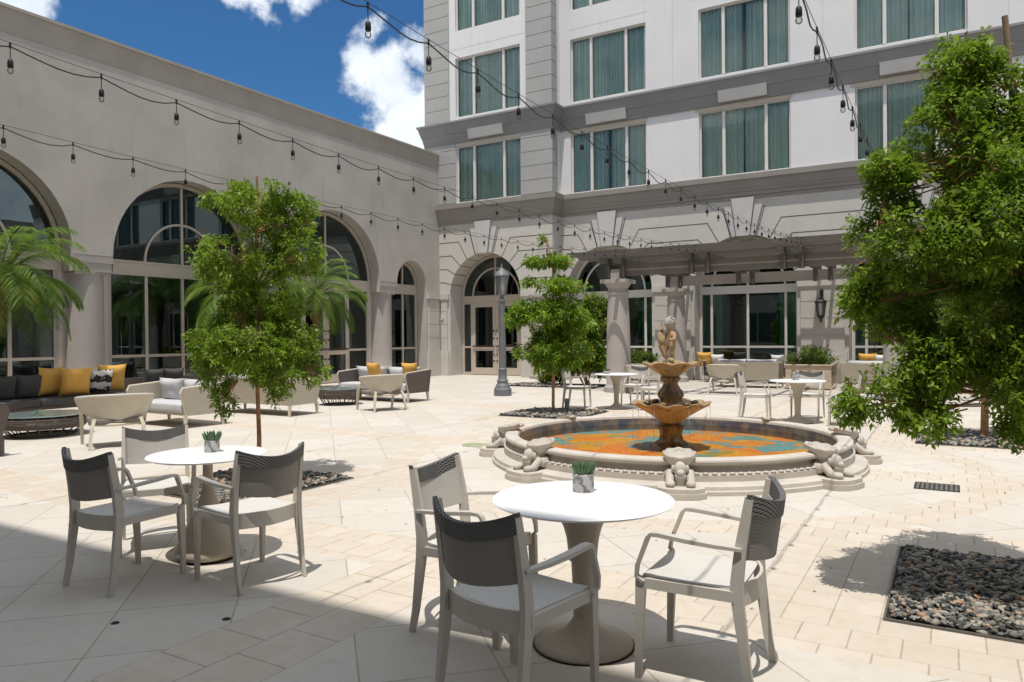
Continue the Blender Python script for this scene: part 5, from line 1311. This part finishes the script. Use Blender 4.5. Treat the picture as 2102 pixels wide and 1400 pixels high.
# spiky plants near the corner column
def spiky(label, loc, n, L, seed, mat=LEAF_B, name='agave_plant', cat='plant', group=None):
    t = thing(name, label, cat, loc, 0, group); m = MB(); rg = random.Random(seed)
    for i in range(n):
        a = rg.uniform(0, 2 * PI); e = rg.uniform(.15, 1.3); blade(m, (0.04 * cos(a), .04 * sin(a), 0.02), (cos(a) * cos(e), sin(a) * cos(e), sin(e)), L * rg.uniform(.7, 1.1), L * 0.10, curl=rg.uniform(.1, .5))
    o = m.build('leaves', mat, t, smooth=0, fixn=False); set_rnd(o, seed, 4); return t
spiky('striped green spiky plant left of the airy tree trunk, by the planting bed', (-11.2, 20.9, 0.01), 46, 0.62, 51, LEAF_P)
for i, (x, y, lab) in enumerate(((-16.9, 11.2, 'low fern by the arcade glass behind the long dark sofa'), (-16.9, 12.0, 'low fern by the arcade glass beyond the dark sofa end'))):
    spiky(lab, (x, y, 0), 60, 0.75, 60 + i, LEAF_P, 'fern_plant')
spiky('pale green rosette plant on the large woven coffee table', (-12.62, 6.35, 0.355), 30, 0.13, 71, LEAF_S, 'rosette_plant', 'plant')
# palms
def palm(label, loc, h, L, nf, seed, lean=(0, 0)):
    t = thing('palm_tree', label, 'palm', loc, 0, 'palms before the arcade'); rg = random.Random(seed)
    m = MB(); pts = [(lean[0] * (i / 8) ** 1.5, lean[1] * (i / 8) ** 1.5, h * i / 8) for i in range(9)]
    m.tube(pts, [.07, .06, .06, .06, .065, .07, .085, .105, .08], 12)
    for i in range(70):
        z = h * (0.72 + 0.28 * i / 70); a = i * 2.4; q = z / h; r = .09 + .05 * max(0, (q - .8) * 4)
        m.tube([(lean[0] * q ** 1.5 + r * .6 * cos(a), lean[1] * q ** 1.5 + r * .6 * sin(a), z - .05), (lean[0] * q ** 1.5 + (r + .05) * cos(a), lean[1] * q ** 1.5 + (r + .05) * sin(a), z + .05)], [.02, .008], 5)
    m.build('trunk', PBARK, t, smooth=60)
    top = Vector((lean[0], lean[1], h)); B = []; D = []; Ls = []; N = []
    for f in range(nf):
        a = f * 2.399 + rg.uniform(-.2, .2); e0 = rad(rg.choice([82, 70, 60, 48, 36, 22, 8])) if f > 3 else rad(80); Lf = L * rg.uniform(.85, 1.1)
        m = None; p = top.copy(); e = e0; P = [p.copy()]; st = 14
        for s in range(st):
            e -= rad(3.2 + 6.5 * s / st) * (0.6 + .8 * cos(max(e, -1.2))); e = max(e, rad(-80))
            p = p + Vector((cos(a) * cos(e), sin(a) * cos(e), sin(e))) * Lf / st; P.append(p.copy())
        mm = MB().tube(P, [.010 * (1 - .8 * i / st) for i in range(st + 1)], 5); RA.append((mm, t))
        for i in range(1, st + 1):
            d = (P[i] - P[i - 1]).normalized(); s_ = d.cross(Vector((0, 0, 1))).normalized()
            for q in range(8):
                b = P[i - 1].lerp(P[i], q / 8); tt = (i - 1 + q / 8) / st
                if tt < .12: continue
                ll = Lf * .25 * (sin(PI * min(1, tt * .93 + .07)) ** .6 + .12)
                for sg in (-1, 1):
                    B.append(b); D.append(s_ * sg * .85 + d * .75 + Vector((0, 0, -.25 + rg.uniform(-.15, .2)))); Ls.append(ll * rg.uniform(.85, 1.1)); N.append((0, 0, 1))
    mm = MB()
    for q, tt_ in RA:
        n = len(mm.v); mm.v += q.v; mm.f += [tuple(n + i for i in f) for f in q.f]; mm.mi += q.mi
    RA.clear(); mm.build('frond_stalk', LEAF_P, t, smooth=60)
    Ls = np.array(Ls); n = len(B); rgn = np.random.default_rng(seed)
    leaf_mesh('fronds', np.array(B), np.array(D), np.array(N) + rgn.normal(size=(n, 3)) * .3, Ls, np.full(n, L * .0075) + 0, LEAF_P, t, seed, droop=0.22)
    return t
RA = []
palm('feathery palm cut by the left picture edge', (-15.95, 7.2, 0), 2.62, 1.85, 38, 81, (0.12, 0.1))
palm('feathery palm mostly hidden behind the slim tree, showing fronds at its left', (-16.4, 13.55, 0), 2.75, 1.9, 26, 82)
palm('feathery palm with dark trunk right of the slim tree, in front of the arcade doors', (-16.3, 16.05, 0), 2.75, 1.75, 28, 83)

# ---------------------------------------------------------------- gravel beds
def stones(x0, x1, y0, y1, n, s0, s1, seed, name='gravel', parent=None, z=0.012):
    bm = bmesh.new(); bmesh.ops.create_icosphere(bm, subdivisions=2, radius=1); bm.verts.index_update()
    bv = np.array([v.co[:] for v in bm.verts]); bf = np.array([[v.index for v in f.verts] for f in bm.faces]); bm.free()
    rg = np.random.default_rng(seed); nv, nf = len(bv), len(bf)
    S = s0 + (s1 - s0) * rg.random(n) ** 2; sc_ = S[:, None] * np.stack([rg.uniform(.8, 1.35, n), rg.uniform(.7, 1.1, n), rg.uniform(.45, .75, n)], 1)
    a = rg.random(n) * 6.283; c_, s_ = np.cos(a), np.sin(a)
    V = bv[None] * sc_[:, None, :]
    V *= 1 + 0.16 * np.sin(bv[None, :, 0] * 3 + a[:, None])[..., None] * np.cos(bv[None, :, 1] * 2.5 + 2 * a[:, None])[..., None]
    tl = rg.normal(size=n) * .3
    X_ = V[..., 0] * c_[:, None] - V[..., 1] * s_[:, None]; Y_ = V[..., 0] * s_[:, None] + V[..., 1] * c_[:, None]; Z_ = V[..., 2] + X_ * tl[:, None]
    X_ += rg.uniform(x0 + .02, x1 - .02, n)[:, None]; Y_ += rg.uniform(y0 + .02, y1 - .02, n)[:, None]; Z_ += (z + rg.uniform(0, .022, n))[:, None]
    V = np.stack([X_, Y_, Z_], -1).reshape(-1, 3); F_ = (bf[None] + (np.arange(n) * nv)[:, None, None]).reshape(-1, 3)
    me = bpy.data.meshes.new(name); me.vertices.add(len(V)); me.vertices.foreach_set('co', V.reshape(-1).astype(np.float32))
    me.loops.add(len(F_) * 3); me.loops.foreach_set('vertex_index', F_.reshape(-1).astype(np.int32)); me.polygons.add(len(F_)); me.polygons.foreach_set('loop_start', np.arange(0, len(F_) * 3, 3, dtype=np.int32))
    try: me.polygons.foreach_set('loop_total', np.full(len(F_), 3, dtype=np.int32))
    except Exception: pass
    me.update(); me.validate(); me.materials.append(GRAV); me.shade_smooth()
    at = me.attributes.new('rnd', 'FLOAT', 'FACE'); at.data.foreach_set('value', np.repeat(rg.random(n), nf).astype(np.float32))
    o = bpy.data.objects.new(name, me); C.objects.link(o)
    if parent: o.parent = parent
    o['kind'] = 'stuff'; return o
def bed(label, cx, cy, n, s0, s1, seed, h=0.79):
    t = thing('gravel_bed', label, 'gravel bed', (cx, cy, 0), 0, 'square gravel beds round the trees')
    m = MB(); e = 0.012
    for a in ((-h, h, -h, -h + e), (-h, h, h - e, h), (-h, -h + e, -h + e, h - e), (h - e, h, -h + e, h - e)): m.box(*a, 0.001, 0.014)
    m.build('edging', STEEL, t, smooth=0); MB().box(-h + e, h - e, -h + e, h - e, 0.001, 0.006).build('soil', SOIL, t, smooth=0)
    stones(-h + e, h - e, -h + e, h - e, n, s0, s1, seed, parent=t); return t
bed('square bed of grey river stones at the right, under the nearest tree', 0.47, 5.255, 7000, 0.008, 0.026, 1)
bed('square gravel bed at the foot of the slim tree on the left', -6.48, 5.36, 3000, 0.012, 0.034, 2)
bed('square gravel bed behind the fountain rim at the airy tree', -6.80, 13.15, 1100, 0.02, 0.05, 3, 0.82)
bed('square gravel bed at the far right behind the nearest tree leaves', 0.42, 12.65, 1300, 0.02, 0.05, 4, 0.85)
stones(-2.25, 0.95, -0.75, -0.1, 900, 0.03, 0.06, 5, parent=BED2, z=0.02)
def litter(parent, x0, x1, y0, y1, n, seed, z=0.04):
    rg = np.random.default_rng(seed); B = np.stack([rg.uniform(x0, x1, n), rg.uniform(y0, y1, n), np.full(n, z)], 1); D = rg.normal(size=(n, 3)) * [1, 1, .15]
    o = leaf_mesh('fallen_leaf', B, D, np.array([0, 0, 1.0]) + rg.normal(size=(n, 3)) * .2, rg.uniform(.02, .045, n), rg.uniform(.010, .02, n), LEAF_D, parent, seed, droop=0.0); o['kind'] = 'stuff'; return o
LEAF_D = leaf_mat('leaf_dry', (0.16, 0.09, 0.035), (0.36, 0.25, 0.09))
for bd, n in zip([o for o in bpy.data.objects if o.name.startswith('gravel_bed')], (150, 110, 60, 60)): litter(bd, -.76, .76, -.76, .76, n, n)
o = litter(None, -8.5, 2.4, 3.0, 12.0, 170, 9, 0.004); tag(o, 'tiny dry leaves scattered over the sunny paving', 'fallen leaves')
t = thing('spotlight', 'small dark garden spotlight at the foot of the airy tree', 'spotlight', (-6.55, 13.2, 0), rad(30))
MB().tube([(0, 0, 0), (0, 0, 0.14)], 0.012, 8).build('stem', BLACKM, t); MB().tube([(0, 0.03, 0.12), (0, -0.02, 0.30)], [0.045, 0.05], 14).build('lamp_head', POSTM, t, smooth=40)
# small fittings in the paving
for i, (x, y) in enumerate(((-3.96, 2.38), (-3.47, 2.72))):
    o = MB().lathe([(0, 0.005), (0.018, 0.005), (0.024, 0.0)], 14).build('drain_plug', RUB, None); o.location = (x, y, 0)
    tag(o, ['round dark plug in a shaded slab at the lower left of the picture', 'small dark plug in the shaded pavers left of the joint line'][i], 'plug')
t = thing('drain_grate', 'small square dark drain grate right of the fountain', 'drain', (-0.12, 8.6, 0)); m = MB()
for i in range(9): m.box(-0.18 + i * 0.042, -0.155 + i * 0.042, -0.18, 0.18, 0.002, 0.008)
m.build('grate', STEEL, t, smooth=0); MB().box(-.2, .2, -.2, .2, 0.0005, 0.003).build('frame', SOIL, t, smooth=0)
o = MB().lathe([(0, 0.012), (0.2, 0.012), (0.22, 0.008), (0.225, 0)], 32, sy=0.8).build('access_cover', pmat('green_cover', (0.30, 0.31, 0.20), 0.8, 6, 0.2, 40, 0.3), None); o.location = (-5.84, 8.85, 0); tag(o, 'flat mossy green round cover left of the fountain', 'cover')

# ================================================================== CAMERA, SUN, SKY
YAW, RHO, PIT = rad(30.6), 0.0088, math.atan(10 / 1520)
fwd = Vector((-sin(YAW) * cos(PIT), cos(YAW) * cos(PIT), -sin(PIT))); r0 = Vector((cos(YAW), sin(YAW), 0)); u0 = r0.cross(fwd)
rv = r0 * cos(RHO) - u0 * sin(RHO); uv = u0 * cos(RHO) + r0 * sin(RHO)
cam = bpy.data.cameras.new('camera'); cam.sensor_width = 36; cam.lens = 36 * 1520 / 2102; cam.clip_end = 1000; cam.clip_start = 0.05
co = bpy.data.objects.new('camera', cam); C.objects.link(co)
M = Matrix((rv, uv, -fwd)).transposed().to_4x4(); M.translation = Vector((0, 0, 1.56)); co.matrix_world = M; sc.camera = co
sun = bpy.data.lights.new('sun', 'SUN'); sun.energy = 3.7; sun.angle = rad(0.53); sun.color = (1.0, 0.955, 0.89)
so = bpy.data.objects.new('sun', sun); C.objects.link(so); trav = Vector((-0.10, 0.27, -1)); so.rotation_euler = trav.to_track_quat('-Z', 'Y').to_euler(); so.location = (0, 0, 30)
def ray(px_, py_): return (fwd + rv * ((px_ - 1051) / 1520) - uv * ((py_ - 700) / 1520)).normalized()
nt = w.node_tree; bg = nt.nodes['Background']
sky = nt.nodes.new('ShaderNodeTexSky'); sky.sky_type = 'NISHITA'; sky.sun_disc = False
sky.sun_elevation = math.atan2(1, 0.288); sky.sun_rotation = math.atan2(0.10, -0.27); sky.air_density = 1.0; sky.dust_density = 0.3; sky.ozone_density = 3.0; sky.altitude = 10
tc = nt.nodes.new('ShaderNodeTexCoord'); dvec = tc.outputs['Generated']
nz = nt.nodes.new('ShaderNodeTexNoise'); nz.inputs['Scale'].default_value = 7.0; nz.inputs['Detail'].default_value = 7; nz.inputs['Roughness'].default_value = 0.62; nt.links.new(dvec, nz.inputs['Vector'])
mask = None
for (qx, qy, rr, st_) in ((800, 165, 0.066, 1), (845, 245, 0.060, 1), (735, 120, 0.034, 1), (860, 110, 0.04, 1), (755, 60, 0.03, .8), (60, 5, 0.060, 1), (-40, -10, 0.08, 1), (640, -22, 0.040, .7), (540, -30, 0.035, .55), (480, -60, 0.045, .7),
                          (1000, -700, 0.22, 1)):
    v = ray(qx, qy); sb = nt.nodes.new('ShaderNodeVectorMath'); sb.operation = 'DISTANCE'; nt.links.new(dvec, sb.inputs[0]); sb.inputs[1].default_value = v
    f = (X(nt, sb.outputs['Value']) / rr) * -1 + 1
    f = f * st_
    mask = f if mask is None else mask.mx(f)
for vv_, rr in (((-.2, .42, .88), .50), ((.75, .5, .45), .75), ((.2, -.9, .45), .8), ((-.9, -.3, .45), .8), ((.5, .1, .86), .55), ((-.1, -.5, .86), .55), ((-.5, -.1, .86), .5), ((.3, .75, .6), .45)):  # added cloud banks out of view, bright to lift the fill light
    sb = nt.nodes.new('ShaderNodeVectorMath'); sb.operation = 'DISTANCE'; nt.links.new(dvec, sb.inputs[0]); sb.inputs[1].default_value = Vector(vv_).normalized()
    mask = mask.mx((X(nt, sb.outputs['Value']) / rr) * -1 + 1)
n1 = X(nt, nz.outputs[0])
nb = tnoise(nt, dvec, 22, 5, 0.6)
# noise breaks up the cloud mask, including the unseen banks added for fill light
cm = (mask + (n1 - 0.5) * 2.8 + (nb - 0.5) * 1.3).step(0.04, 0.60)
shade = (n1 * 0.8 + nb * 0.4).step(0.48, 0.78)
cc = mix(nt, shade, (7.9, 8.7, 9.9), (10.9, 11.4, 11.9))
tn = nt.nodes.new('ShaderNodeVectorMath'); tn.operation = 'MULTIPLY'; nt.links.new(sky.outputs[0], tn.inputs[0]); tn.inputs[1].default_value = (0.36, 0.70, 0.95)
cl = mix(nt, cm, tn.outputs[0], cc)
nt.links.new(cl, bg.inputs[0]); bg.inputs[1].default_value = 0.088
